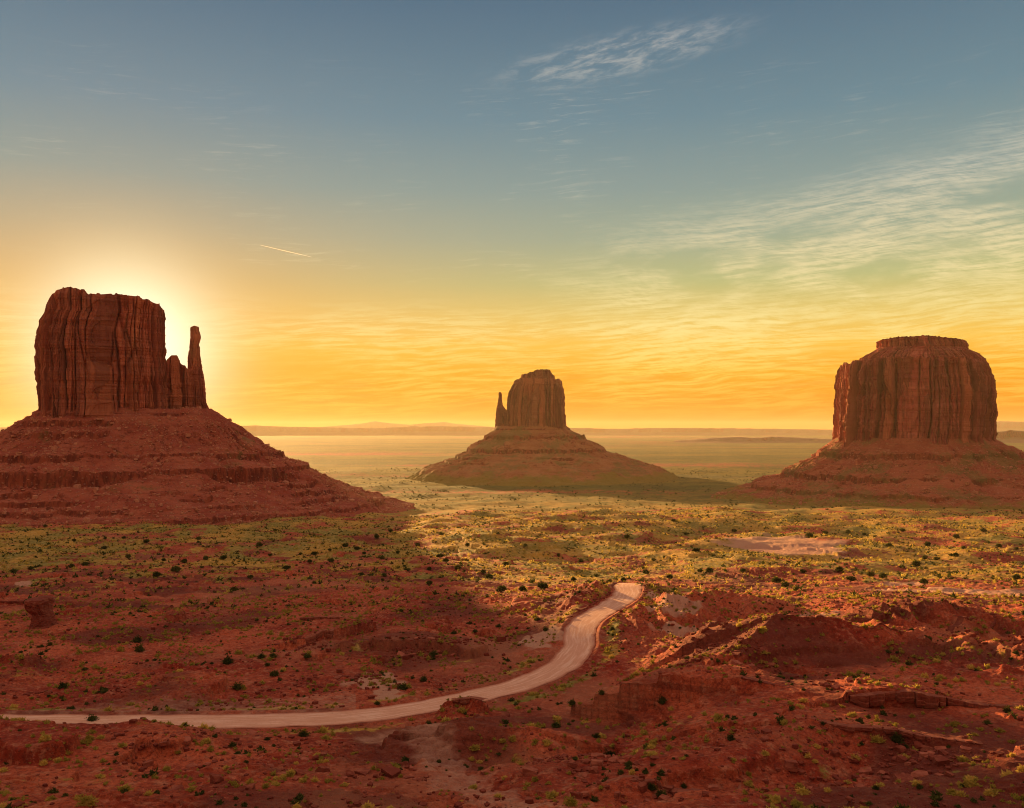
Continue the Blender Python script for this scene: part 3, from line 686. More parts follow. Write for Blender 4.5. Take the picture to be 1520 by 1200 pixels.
W_ = Butte('sandstone_butte', 165, 1760, 'large red butte with a thin rock spire standing in front of the rising sun')
W_.block('cliff', [(60,640),(60,605),(59,560),(57,510),(58,495),(62,478),(67,467),(70,466),(70,455)], [(247,640),(247,612),(247,540),(244,500),(244,478),(243,462)],
         [(60,468),(66,464),(71,452),(78,445),(81,441),(95,437),(108,434),(128,441),(132,444),(150,446),(172,444),(200,448),(215,452),(236,459),(244,466),(255,490)], 632, 78, 0, 400, M_WCLIFF)
W_.block('cliff_shoulder', [(232,640),(232,545)], [(298,640),(294,600),(292,570),(290,552)],
         [(230,540),(245,540),(248,534),(252,533),(253,529),(263,529),(264,534),(266,535),(267,542),(274,544),(276,548),(284,549),(294,552)], 632, 42, 18, 430, M_WCLIFF, nth=420, cell=0.7)
W_.block('spire_base', [(276,640),(278,600),(280,560),(281,545)], [(316,640),(314,622),(312,608),(307,598),(306,580),(305,562),(303,552),(302,540)],
         [(270,546),(281,545),(290,544),(300,546),(303,556),(307,580),(320,620)], 640, 30, 22, 450, M_WCLIFF, nth=300, cell=0.5)
W_.block('spire', [(281,556),(281,540),(281,528),(282,514),(284,500),(284,490),(284,480)], [(301,556),(299,540),(297,528),(297,512),(300,500),(299,494),(297,489),(297,480)],
         [(278,485),(285,484),(291,483),(297,485),(302,488)], 556, 13, 22, 460, M_WCLIFF, nth=200, cell=0.3, nv=160)
WP = [(0,0),(14,-8),(15,-13),(34,-22),(37,-33),(62,-42),(65,-52),(100,-70),(126,-78),(129,-90),(176,-102),(179,-126),(212,-132),(215,-141),(248,-144),(251,-152),(284,-155),(287,-163),(326,-167),(329,-174),(370,-184),(420,-200),(520,-228),(700,-240)]
zb = W_.tz(180, 608)[1]
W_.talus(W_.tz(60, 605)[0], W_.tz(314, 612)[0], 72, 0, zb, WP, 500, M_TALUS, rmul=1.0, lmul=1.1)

E_ = Butte('sandstone_butte', 795, 2950, 'smallest and farthest butte, brown with a short spire on its left')
E_.block('cliff', [(750,660),(751,630),(752,605),(753,597),(755,585),(758,576),(762,569)], [(842,660),(840,640),(838,605),(838,588),(836,575),(834,564)],
         [(750,572),(758,574),(761,569),(766,565),(773,563.5),(790,563),(821,564),(833,565),(836,570),(840,580)], 655, 75, 0, 600, M_ECLIFF, cell=1.1)
E_.block('cap_rock', [(774,575),(774,557)], [(822,575),(821,551)], [(770,558),(774,557),(783,556),(786,554),(792,554),(794,551),(804,550),(816,550),(818,554),(821,558)], 568, 45, 0, 610, M_ECLIFF, cell=0.6, nth=400, nv=60)
E_.block('spire', [(733,660),(736,631),(737,615),(738,603),(740,590),(740,584)], [(760,660),(758,640),(756,606),(749,604),(746,600),(745,592),(745,586),(744,583)],
         [(736,584),(740,583),(742,582),(745,584),(747,600),(752,605),(758,606)], 655, 22, 6, 620, M_ECLIFF, nth=260, cell=0.5)
EP = [(0,0),(12,-8),(14,-13),(24,-18),(58,-32),(61,-43),(93,-53),(134,-73),(138,-86),(188,-98),(191,-107),(243,-114),(246,-120),(300,-130),(330,-138),(370,-158),(420,-178),(900,-200)]
E_.talus(E_.tz(737, 630)[0], E_.tz(841, 638)[0], 70, 0, E_.tz(790, 633)[1], EP, 640, M_TALUS3, nth=1100, lmul=1.4, rmul=1.08, smax=560)

K_ = Butte('sandstone_butte', 1362, 2180, 'broad flat-topped butte without a spire, ringed by a stepped cap')
K_.block('cliff', [(1240,680),(1242,650),(1245,607),(1247,570),(1248,556),(1250,543)], [(1474,680),(1474,650),(1477,618),(1476,586),(1474,570),(1471,552),(1469,543)],
         [(1240,545),(1250,544),(1264,544),(1266,552),(1269,552),(1271,541),(1320,537),(1420,537),(1460,540),(1466,544),(1470,551),(1480,565)], 672, 150, 0, 700, M_MCLIFF, nth=1300, cell=1.35, amp=1.25, power=2.9)
K_.block('stepped_cap', [(1271,556),(1272,540),(1277,534),(1290,527),(1300,521)], [(1463,556),(1461,541),(1460,533),(1450,526),(1437,520)],
         [(1268,542),(1276,534),(1292,526),(1302,520),(1436,520),(1450,526),(1459,532),(1466,545)], 548, 128, 4, 705, M_MCLIFF, nth=900, nv=90, cell=0.6, power=2.9)
K_.block('top_slab', [(1303,530),(1301,518),(1301,508)], [(1437,530),(1438,514),(1434,507)],
         [(1300,510),(1310,508),(1338,505),(1355,505),(1372,503),(1400,506),(1432,508),(1438,511)], 524, 92, 6, 708, M_MCLIFF, nth=600, nv=60, cell=0.5, power=3.0)
KP = [(0,0),(12,-8),(20,-13),(58,-32),(61,-44),(96,-57),(150,-76),(153,-88),(200,-95),(238,-104),(241,-113),(290,-122),(330,-136),(380,-158),(430,-175),(900,-190)]
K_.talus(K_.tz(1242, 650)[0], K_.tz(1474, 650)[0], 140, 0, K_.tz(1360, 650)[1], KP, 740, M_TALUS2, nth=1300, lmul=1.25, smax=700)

# ------------------------------------------------------------------ far mesas and mountains on the horizon
def far_ridge(name, pts, dist, thick, seed, mat, floor_=-166, rough=1.0):
    pts = np.array([P(a, b, dist) for a, b in pts]); xs = np.linspace(pts[0, 0], pts[-1, 0], 500)
    top = np.interp(xs, pts[:, 0], pts[:, 2]) + rough * dist / 1316 * 0.5 * fbm(xs / (dist * 0.02), xs * 0, 4, seed)
    base = CAMZ + floor_; rows = []
    for q, hq in ((-2.2, 0), (-1.3, 0.32), (-1.0, 0.45), (-0.9, 0.92), (-0.75, 1), (0.8, 1), (1, 0.5), (2.2, 0)):
        yy = dist + thick * q + thick * 0.35 * fbm(xs / (dist * 0.03), xs * 0 + q, 3, seed + 3)
        rows.append(np.stack([xs * yy / dist, yy, base + (top - base) * hq + (0 if hq in (0, 1) else dist * 0.0003 * gnoise(xs / 200, xs * 0 + q * 3, seed + 5))], 1))
    V = np.vstack(rows); return tag(mesh_np(name, V, grid_faces(len(rows), 500), mat), kind='structure')
M_FAR = mat_talus('far_mesa_rock', (0.22, 0.12, 0.075), (0.26, 0.15, 0.09), 0.6)
far_ridge('hills', [(-300,634),(300,635),(345,633),(380,632),(395,633),(470,634.5),(560,636),(605,634),(615,632.5),(625,634),(640,633),(660,633),(700,634),(760,635),(840,636),(870,635.5),(900,637),(980,635.5),(1080,636),(1240,638),(1300,639)], 24000, 900, 801, M_FAR)
far_ridge('hills', [(1420,629),(1440,627),(1480,626),(1560,627),(1700,626),(1900,632)], 30000, 1500, 811, M_FAR, rough=0.5)
far_ridge('hills', [(1000,655),(1060,650),(1100,649),(1130,650),(1155,648.5),(1185,650),(1230,652),(1300,650),(1440,644),(1480,641),(1500,639),(1530,641),(1600,645),(1800,650)], 11000, 500, 821, M_FAR, rough=1.5)
far_ridge('mountain', [(330,640),(480,634),(530,630),(558,626),(580,629),(610,631),(640,628),(660,627),(680,630),(730,634),(800,640)], 37000, 1500, 841, M_FAR)

# ------------------------------------------------------------------ plants and stones: templates
def leaf_ball(n, rx, rz, leaf, seed, spiky=0.0, base_r=0.35):
    """dome of small pointed leaves round a rough core"""
    g = np.random.default_rng(seed); u = g.random(n); ph = g.random(n) * 2 * np.pi; ct = u ** 0.7
    st_ = np.sqrt(1 - ct ** 2); dr = np.stack([st_ * np.cos(ph), st_ * np.sin(ph), ct], 1)
    lump = 1 + 0.28 * np.sin(dr[:, 0] * 5 + seed) * np.cos(dr[:, 1] * 4 + seed * 2) + 0.16 * g.standard_normal(n)
    rad = (0.55 + 0.45 * g.random(n)) * lump
    p = dr * rad[:, None] * np.array([rx, rx, rz]); p[:, 2] = np.maximum(p[:, 2], 0.02)
    up = dr * (0.6 + spiky) + g.standard_normal((n, 3)) * 0.45; up /= np.linalg.norm(up, axis=1)[:, None]
    sd = np.cross(up, g.standard_normal((n, 3))); sd /= np.linalg.norm(sd, axis=1)[:, None]
    L = leaf * (0.6 + 0.8 * g.random(n))[:, None]; Wd = L * (0.42 - 0.2 * spiky)
    a = p - sd * Wd - up * L * 0.4; b = p + sd * Wd - up * L * 0.4; c = p + up * L
    V = np.stack([a, b, c], 1).reshape(-1, 3); return V, np.arange(3 * n).reshape(-1, 3)
def core_blob(rx, rz, seed, seg=9):
    g = np.random.default_rng(seed); V = []; 
    for i in range(5):
        ph = i / 5 * math.pi / 2 * 0.98
        for j in range(seg):
            a = j / seg * 2 * math.pi; r_ = 0.72 * (1 + 0.18 * g.standard_normal()); V.append((rx * r_ * math.cos(ph) * math.cos(a), rx * r_ * math.cos(ph) * math.sin(a), rz * 0.75 * math.sin(ph)))
    F_ = grid_faces(5, seg, True); V = np.array(V)
    return V, np.vstack([F_[:, [0, 1, 2]], F_[:, [0, 2, 3]]])
def join(parts):
    V, Fc, o = [], [], 0
    for v, f in parts: V.append(v); Fc.append(f + o); o += len(v)
    return np.vstack(V), np.vstack(Fc)
def rock_geo(seed, flat=0.6, n=9):
    """angular block: a cube cut by random planes"""
    import bmesh
    bm = bmesh.new(); bmesh.ops.create_cube(bm, size=1.0); q = random.Random(seed)
    for v in bm.verts: v.co.x *= q.uniform(0.8, 1.2); v.co.y *= q.uniform(0.7, 1.1); v.co.z *= flat * q.uniform(0.8, 1.2)
    for _ in range(n):
        d = Vector((q.gauss(0, 1), q.gauss(0, 1), q.gauss(0, 0.8))).normalized()
        ext = abs(d.x) * 0.5 + abs(d.y) * 0.5 + abs(d.z) * 0.5 * flat
        r_ = bmesh.ops.bisect_plane(bm, geom=bm.verts[:] + bm.edges[:] + bm.faces[:], plane_co=d * ext * q.uniform(0.62, 0.85), plane_no=d, clear_outer=True)
        bmesh.ops.contextual_create(bm, geom=[e for e in r_['geom_cut'] if isinstance(e, bmesh.types.BMEdge)])
    bmesh.ops.triangulate(bm, faces=bm.faces[:])
    bm.verts.ensure_lookup_table(); bm.verts.index_update()
    V = np.array([v.co[:] for v in bm.verts]); Fc = np.array([[v.index for v in f.verts] for f in bm.faces]); bm.free()
    V[:, 2] += flat * 0.22; return V, Fc
def scatter_mass(name, geos, xs, ys, zs, sc_, mat, label, cat, smooth=False, sq=None):
    """all the uncountable small ones as one mesh"""
    n = len(xs); kind = RNG.integers(0, len(geos), n); VV, FF, o = [], [], 0
    for k, (v, f) in enumerate(geos):
        idx = np.nonzero(kind == k)[0]
        if not len(idx): continue
        a = RNG.random(len(idx)) * 6.283; ca, sa = np.cos(a)[:, None], np.sin(a)[:, None]; s = sc_[idx][:, None]
        s2 = s * (0.8 + 0.4 * RNG.random(len(idx))[:, None])
        X = (v[:, 0] * ca - v[:, 1] * sa) * s + xs[idx][:, None]; Y = (v[:, 0] * sa + v[:, 1] * ca) * s + ys[idx][:, None]; Z = v[:, 2] * s2 + zs[idx][:, None]
        VV.append(np.stack([X, Y, Z], -1).reshape(-1, 3)); FF.append((f[None] + (np.arange(len(idx)) * len(v))[:, None, None]).reshape(-1, 3) + o); o += len(idx) * len(v)
    ob = mesh_np(name, np.vstack(VV), np.vstack(FF), mat, smooth=smooth)
    return tag(ob, label, cat, kind='stuff')

TUFT_HI = [join([core_blob(0.5, 0.42, s, 8), leaf_ball(260, 0.5, 0.46, 0.15, s, 0.5)]) for s in range(5)]
TUFT_MID = [join([core_blob(0.5, 0.45, s + 9, 6), leaf_ball(60, 0.5, 0.48, 0.22, s + 9, 0.4)]) for s in range(5)]
TUFT_SML = [join([core_blob(0.5, 0.45, s + 9, 5), leaf_ball(34, 0.52, 0.5, 0.28, s + 9, 0.4)]) for s in range(6)]
TUFT_LO = [leaf_ball(14, 0.48, 0.5, 0.42, s + 20, 0.3) for s in range(6)]
ROCKS = [rock_geo(s, f) for s, f in ((1, .5), (2, .7), (3, .35), (4, .8), (5, .45), (6, .6), (8, .3), (9, .9))]
print('templates ok')

def add_obj(name, geo, mat, parent=None, smooth=False):
    me = bpy.data.meshes.get('geo_' + geo)
    o = bpy.data.objects.new(name, me); sc.collection.objects.link(o)
    if parent: o.parent = parent
    return o
def reg(key, geo, mat, smooth=False):
    o = mesh_np('geo_' + key, geo[0], geo[1], mat, smooth=smooth); me = o.data; me.name = 'geo_' + key; bpy.data.objects.remove(o); return me
for i, g_ in enumerate(TUFT_HI): reg('tuft%d' % i, g_, M_TUFT)
for i in range(5): reg('shrub%d' % i, join([core_blob(0.46, 0.5, i + 40), leaf_ball(420, 0.5, 0.58, 0.11, i + 40, 0.25)]), M_BUSH)
for i in range(5):
    cl = []
    q = np.random.default_rng(70 + i)
    for k in range(6):
        v, f = leaf_ball(150, 0.26 + 0.08 * q.random(), 0.34, 0.085, 71 + i * 7 + k, 0.1)
        a = q.random() * 6.28; rr = 0.26 * math.sqrt(q.random()) if k else 0
        v = v + np.array([rr * math.cos(a), rr * math.sin(a), 0.10 + 0.16 * q.random()]); cl.append((v, f))
    cv2, cf2 = core_blob(0.42, 0.5, 90 + i); cv2[:, 2] += 0.1; cl.append((cv2, cf2))
    reg('crown%d' % i, join(cl), M_BUSH)
def tube(p0, p1, r0, r1, n=6):
    p0, p1 = np.array(p0), np.array(p1); d = p1 - p0; d /= np.linalg.norm(d); a = np.cross(d, (0.3, 0.9, 0.1)); a /= np.linalg.norm(a); b = np.cross(d, a)
    V = np.array([p + r_ * (math.cos(2 * math.pi * k / n) * a + math.sin(2 * math.pi * k / n) * b) for p, r_ in ((p0, r0), (p1, r1)) for k in range(n)])
    f = grid_faces(2, n, True); return V, np.vstack([f[:, [0, 1, 2]], f[:, [0, 2, 3]]])
reg('trunk', join([tube((0, 0, -0.1), (0.02, 0, 0.25), 0.05, 0.035), tube((0, 0, 0.05), (0.14, 0.06, 0.36), 0.03, 0.015), tube((0, 0, 0.08), (-0.13, 0.05, 0.34), 0.03, 0.015), tube((0.01, 0, 0.1), (0.0, -0.14, 0.33), 0.03, 0.015)]), M_TRUNK, True)
for i, g_ in enumerate(ROCKS): reg('rock%d' % i, g_, M_ROCK)

def zone(x, y):
    a = math.degrees(math.atan2(x, y)); r_ = math.hypot(x, y)
    d, _, sd, _ = poly_dist(np.array([x]), np.array([y]), road)
    if d[0] < 16 and r_ < 420: return 'beside the pale dirt road'
    if r_ > 900: return 'at the foot of the spired butte' if a < -8 else 'on the far side of the sunlit rise'
    if r_ > 430: return 'on the shaded plain below the spired butte' if a < -6.5 else ('on the sunlit grassy rise beyond the road bend' if a < 8 else 'around the bare sand patch beyond the red mounds')
    if y < 205 and a < 0 and sd[0] < 0: return 'on the rocky slope below the road'
    if a > 2 and y < 260: return 'on the steep red mounds' if a > 12 else 'on the red flank between the road and the mounds'
    if a > 2: return 'on the sunlit red ground behind the mounds'
    return 'on the shaded red hollows inside the road curve'
def place(kind, x, y, z, s, label, group, i):
    if kind == 'juniper':
        r0 = empty('juniper_tree', (x, y, z - 0.05), label, 'tree', group)
        add_obj('crown', 'crown%d' % (i % 5), None, r0); add_obj('trunk', 'trunk', None, r0)
        r0.scale = (s, s, s * rnd.uniform(0.8, 1.05))
    else:
        r0 = add_obj({'tuft': 'rabbitbrush', 'shrub': 'shrub', 'rock': 'boulder'}[kind], {'tuft': 'tuft%d' % (i % 5), 'shrub': 'shrub%d' % (i % 5), 'rock': 'rock%d' % (i % 8)}[kind], None)
        r0.location = (x, y, z - (0.04 * s if kind != 'rock' else 0.12 * s)); tag(r0, label, {'tuft': 'bush', 'shrub': 'shrub', 'rock': 'boulder'}[kind], group)
        r0.scale = (s, s * rnd.uniform(0.8, 1.2), s * rnd.uniform(0.75, 1.15))
        if kind == 'rock': r0.rotation_euler = (rnd.uniform(-.25, .25), rnd.uniform(-.25, .25), 0)
    r0.rotation_euler.z = rnd.uniform(0, 6.28); return r0

# junipers seen in the photograph, at the places they grow
JUN = [(409,789),(110,804),(156,801),(155,815),(217,806),(184,800),(295,802),(401,826),(446,824),(467,824),(460,836),(490,819),(491,835),(305,831),(332,831),(261,849),(274,836),(347,879),(243,833),(127,840),(107,843),(67,783),
 (559,800),(513,812),(530,817),(541,823),(571,856),(605,848),(637,846),(653,828),(662,835),(679,846),(694,812),(637,868),(751,840),(726,859),(718,852),(745,879),(776,878),(806,875),(851,863),(863,835),(885,857),(925,863),(904,865),(958,852),(970,833),(829,826),(994,860),(536,855),(567,830),
 (1203,799),(1192,851),(1054,851),(1039,850),(1153,866),(1103,850),(1361,842),(1372,831),(1390,832),(1412,826),(1418,827),(1377,812),(1430,815),(1283,795),(1259,792),(1225,794),(1293,857),(1310,859),(1264,863),(1372,868),(1420,800),(1509,816),(1483,813),(1033,820),(1018,794),(1245,849),(1509,861),(1165,872),
 (20,850),(45,845),(232,857),(190,829),(385,812),(425,845),(372,858),(590,822),(620,812),(580,790),(655,795),(780,812),(930,800),(1000,775),(1090,790),(1340,790),(1460,790),(1320,812)]
jx, jy, jz = ground([q[0] for q in JUN], [q[1] for q in JUN])
BIG = {(726,859): 1.5, (751,840): 1.25, (1361,842): 1.2, (1412,826): 1.2, (1203,799): 1.25, (409,789): 1.3, (261,849): 1.4, (1153,866): 1.2}
UNIQ_J = {(726,859): 'largest rounded juniper on the brown slope left of the road bend', (409,789): 'lone dark juniper at the edge of the plain below the spired butte',
 (904,865): 'small dark juniper right behind the top of the road', (925,863): 'brown-tinged juniper just behind the crest where the road disappears', (1203,799): 'dark juniper just right of the pale bare sand patch',
 (1361,842): 'dark flat juniper nearest the red flat on the right plain', (653,828): 'upper of two dark junipers on the left edge of the sunlit rise', (662,835): 'lower of two dark junipers on the left edge of the sunlit rise', (637,868): 'dark green juniper standing alone below the sunlit rise'}
for i, q in enumerate(JUN):
    s = (4.0 + 2.4 * rnd.random()) * BIG.get(q, 1.0) * (1.0 if jy[i] < 800 else 1.25)
    zn = zone(jx[i], jy[i])
    place('juniper', jx[i], jy[i], jz[i], s, UNIQ_J.get(q, 'dark rounded juniper ' + zn), 'junipers ' + zn, i)

SHR = [(137,1070,2.9),(450,1093,2.5),(908,1120,3.3),(984,1025,2.6),(1085,1098,1.6),(1331,1101,2.4),(338,985,3.4),(352,1023,3.0),(407,1003,3.0),(397,989,1.8),(456,980,2.6),(405,976,2.6),(388,977,2.4),(644,973,2.8),(598,1023,3.0),(629,1011,2.2),(560,1046,1.7),(204,953,3.3),(207,967,3.6),(93,1022,2.4),(156,1028,2.0),(849,1047,1.9),(909,935,2.0),(798,921,2.6),(740,931,2.4),(810,936,2.6),(893,1043,1.7),(825,1079,2.2),(885,1095,1.8),(934,1137,1.5),(921,1149,1.2),(1368,1038,1.8),(1466,1075,1.5),(1495,1057,1.7),(967,1171,1.5),(981,1182,2.0),(1015,1169,1.3),(674,941,2.4),(345,1108,1.5),(397,1099,1.5),(705,940,2.0),(1345,1110,1.0),(1408,1108,1.0),(1430,1168,1.0),(1365,1170,1.1),(1300,1172,1.2),(1290,1195,1.1),(1445,1190,1.1)]
TUF = [(132,1099,1.9),(182,1109,1.6),(185,1174,1.9),(149,1154,1.5),(118,1185,1.5),(130,1194,2.2),(264,1115,1.3),(284,1174,1.2),(220,1180,1.1),(354,971,2.3),(507,972,2.0),(208,1017,1.7),(746,1102,1.5),(739,1183,1.4),(700,1128,1.3),(712,1132,1.3),(774,1136,1.3),(684,1192,1.1),(703,1171,1.5),(794,1159,1.3),(996,1054,1.5),(1024,1066,1.2),(994,1085,1.3),(1089,1129,1.1),(1136,1121,1.4),(1149,1192,1.1),(1182,1199,1.5),(1111,1151,1.1),(1354,1065,1.3),(1371,1049,1.4),(1447,1092,1.3),(1502,1103,1.4),(1503,1123,1.2),(1394,1011,1.3),(1419,1011,1.5),(1465,1014,1.3),(1481,1017,1.4),(1312,1009,1.1),(1358,1012,1.1),(1105,962,1.5),(1424,966,1.8),(1442,992,1.8),(1455,967,1.4),(1400,973,1.5),(1394,948,1.6),(1398,931,1.8),(475,1133,1.2),(484,1132,1.4),(467,1160,1.3),(410,1157,1.1),(440,1134,1.1),(525,1120,1.2),(530,1119,1.2),(1258,1162,1.0),(1425,1166,1.0),(700,1082+0,1.4)]
bx, by, bz = ground([q[0] for q in SHR], [q[1] for q in SHR])
UNIQ_S = {(137,1070): 'bushy green shrub on the near edge of the road at far left', (450,1093): 'dense dark green shrub just below the road, left of the pale wash', (908,1120): 'largest dark green shrub, on the foreground slope right of the wash',
 (984,1025): 'green shrub on red ground between the road bend and the mounds', (1085,1098): 'small dark shrub on the ridge left of the lowest mound', (1331,1101): 'dark shrub growing just under the thin ledge of the lowest mound',
 (338,985): 'wide dark shrub in the hollow above the left stretch of road', (598,1023): 'dark shrub beside the pale sand streak above the road'}
for i, q in enumerate(SHR):
    zn = zone(bx[i], by[i]); place('shrub', bx[i], by[i], bz[i], q[2], UNIQ_S.get(q[:2], 'dark green shrub ' + zn), 'dark shrubs ' + zn, i)
tx_, ty_, tz_ = ground([q[0] for q in TUF], [q[1] for q in TUF])
UNIQ_T = {(130,1194): 'large yellow-green bush at the bottom edge, far left', (132,1099): 'yellow-green bush just below the road shoulder at left', (185,1174): 'broad bright green bush near the bottom left corner', (739,1183): 'bright green bush alone in the pale wash at the bottom'}
for i, q in enumerate(TUF):
    zn = zone(tx_[i], ty_[i]); place('tuft', tx_[i], ty_[i], tz_[i], q[2], UNIQ_T.get(q[:2], 'large yellow-green bush ' + zn), 'large yellow-green bushes ' + zn, i)

def wedge(n, r0, r1, half=34):
    a = np.radians(RNG.uniform(-half, half, n)); r_ = np.sqrt(RNG.uniform(r0 * r0, r1 * r1, n)); return r_ * np.sin(a), r_ * np.cos(a)
def slope(x, y, z, e=1.5): return np.hypot(H(x + e, y) - z, H(x, y + e) - z) / e
# small tufts in loose drifts over the near ground
x, y = wedge(34000, 115, 450); cl = fbm(x / 16, y / 16, 3, 900); d, _, _, tt = poly_dist(x, y, road); dw, _, _, _ = poly_dist(x, y, WASH)
az_ = np.degrees(np.arctan2(x, y))
keep = (RNG.random(len(x)) < np.clip(0.06 + 1.5 * cl + 0.25 * sst(np.hypot(x, y), 220, 420), 0.03, 0.9)) & (d > 7.5) & (dw > 5)
keep |= (d > 7.5) & (d < 13) & (RNG.random(len(x)) < 0.30)
x, y = x[keep], y[keep]; z = H(x, y); s = np.clip(RNG.lognormal(-0.28, 0.45, len(x)), 0.3, 2.1)
show = s / np.hypot(x, y); order = np.argsort(-show); ind = order[:245]; rest = order[245:]
for i, k in enumerate(ind):
    zn = zone(x[k], y[k]); place('tuft', x[k], y[k], z[k], s[k], 'small yellow-green tuft ' + zn, 'small tufts ' + zn, i)
scatter_mass('rabbitbrush_tufts', TUFT_SML, x[rest], y[rest], z[rest], s[rest], M_TUFT, 'countless small yellow-green tufts dotted over the red ground', 'undergrowth')
# sage and grass clumps over the plain, thousands of them
x, y = wedge(90000, 400, 1500); v_, s_, _ = cover(x, y); n_v = fbm(x / 30, y / 30, 3, 905)
keep = (RNG.random(len(x)) < np.clip(0.3 + 0.5 * v_ + 0.8 * n_v, 0.05, 1)) & (s_ < 0.45); x, y = x[keep], y[keep]; z = H(x, y)
s = np.clip(RNG.lognormal(0.15, 0.42, len(x)), 0.5, 3.4)
dk = RNG.random(len(x)) < 0.4
scatter_mass('sagebrush', TUFT_LO, x[~dk], y[~dk], z[~dk], s[~dk], M_TUFT, 'straw and green sagebrush covering the plain', 'undergrowth')
scatter_mass('dark_scrub', TUFT_LO, x[dk], y[dk], z[dk], s[dk] * 1.15, M_BUSH, 'dark green scrub scattered over the plain', 'undergrowth')
x, y = wedge(16000, 1450, 3600); cl = fbm(x / 160, y / 160, 3, 944); keep = RNG.random(len(x)) < np.clip(0.25 + 1.1 * cl, 0.04, 1); x, y = x[keep], y[keep]
scatter_mass('dark_scrub', TUFT_LO, x, y, H(x, y), np.clip(RNG.lognormal(1.0, 0.4, len(x)), 1.5, 6.0), M_BUSH, 'distant dark scrub dotting the plain between the buttes', 'undergrowth')
x, y = wedge(9000, 120, 430); cl = fbm(x / 20, y / 20, 3, 933); d, _, _, _ = poly_dist(x, y, road)
keep = (RNG.random(len(x)) < np.clip(0.0 + 1.3 * cl + 0.2 * sst(np.hypot(x, y), 260, 420), 0.01, 0.8)) & (d > 8); x, y = x[keep], y[keep]
scatter_mass('dark_scrub', [g for g in TUFT_MID], x, y, H(x, y), np.clip(RNG.lognormal(-0.2, 0.4, len(x)), 0.3, 1.8), M_BUSH, 'low dark scrub among the tufts on the red ground', 'undergrowth')

# ------------------------------------------------------------------ stones
PATCH = [(360,1130,26,30,90),(330,1160,14,10,50),(250,1095,8,8,30),(640,968,14,10,90),(600,960,14,8,60),(440,950,10,9,60),(540,1008,8,6,40),(870,1130,12,10,80),(1060,960,12,12,80),(1030,985,14,10,60),(1110,975,8,6,40),(1440,950,18,12,60),(1500,955,14,12,50),(1340,1130,14,9,70),(1390,1120,10,8,40),(1240,1160,16,12,60),(1240,1018,6,6,25),(960,1175,12,6,40),(580,1150,10,7,30),(420,1025,12,8,30),(450,1010,10,6,25),(730,950,14,8,40),(60,1030,8,5,25),(1150,900,14,10,30),(200,1130,10,10,30),(880,890,6,12,40)]
px_, py_, pz_ = ground([q[0] for q in PATCH], [q[1] for q in PATCH])
rx, ry, rs_ = [], [], []
for q, X, Y in zip(PATCH, px_, py_):
    n = q[4]; rx += list(X + RNG.normal(0, q[2] * 0.45, n)); ry += list(Y + RNG.normal(0, q[3] * 0.6, n)); rs_ += list(np.clip(RNG.lognormal(-0.25, 0.55, n), 0.3, 3.2))
# kerb stones lining the road's bends
for a_, b_, side_, off_ in ((280, 345, 1, 6.9), (330, 402, -1, 7.6)):
    for tt_ in np.arange(a_, b_, 1.25):
        j = np.searchsorted(along, tt_); j = min(j, len(seg) - 1)
        rx.append(seg[j, 0] + side_ * nrm[j, 0] * off_ + rnd.gauss(0, 0.25)); ry.append(seg[j, 1] + side_ * nrm[j, 1] * off_ + rnd.gauss(0, 0.25)); rs_.append(rnd.uniform(0.7, 1.25))
rx, ry, rs_ = np.array(rx), np.array(ry), np.array(rs_)
d, _, _, _ = poly_dist(rx, ry, road); k = (d > 6.6) & (ry > 112); rx, ry, rs_ = rx[k], ry[k], rs_[k]
rz = H(rx, ry); order = np.argsort(-(rs_ / ry)); ind = order[:240]
for i, k in enumerate(ind):
    zn = zone(rx[k], ry[k]); place('rock', rx[k], ry[k], rz[k], rs_[k] * 0.95, 'angular red sandstone boulder ' + zn, 'boulders ' + zn, i)
rest = order[240:]
X, Y = wedge(26000, 115, 420); cl = fbm(X / 30, Y / 30, 3, 950); keep = RNG.random(len(X)) < np.clip(0.04 + 1.3 * cl, 0.02, 0.9); d, _, _, _ = poly_dist(X, Y, road); keep &= d > 6.6
X, Y = X[keep], Y[keep]; S_ = np.clip(RNG.lognormal(-0.95, 0.55, len(X)), 0.14, 1.5)
X = np.concatenate([X, rx[rest]]); Y = np.concatenate([Y, ry[rest]]); S_ = np.concatenate([S_, rs_[rest]])
scatter_mass('rubble', ROCKS, X, Y, H(X, Y) - 0.05 * S_, S_, M_ROCK, 'loose red stones strewn over the near slopes', 'rubble')

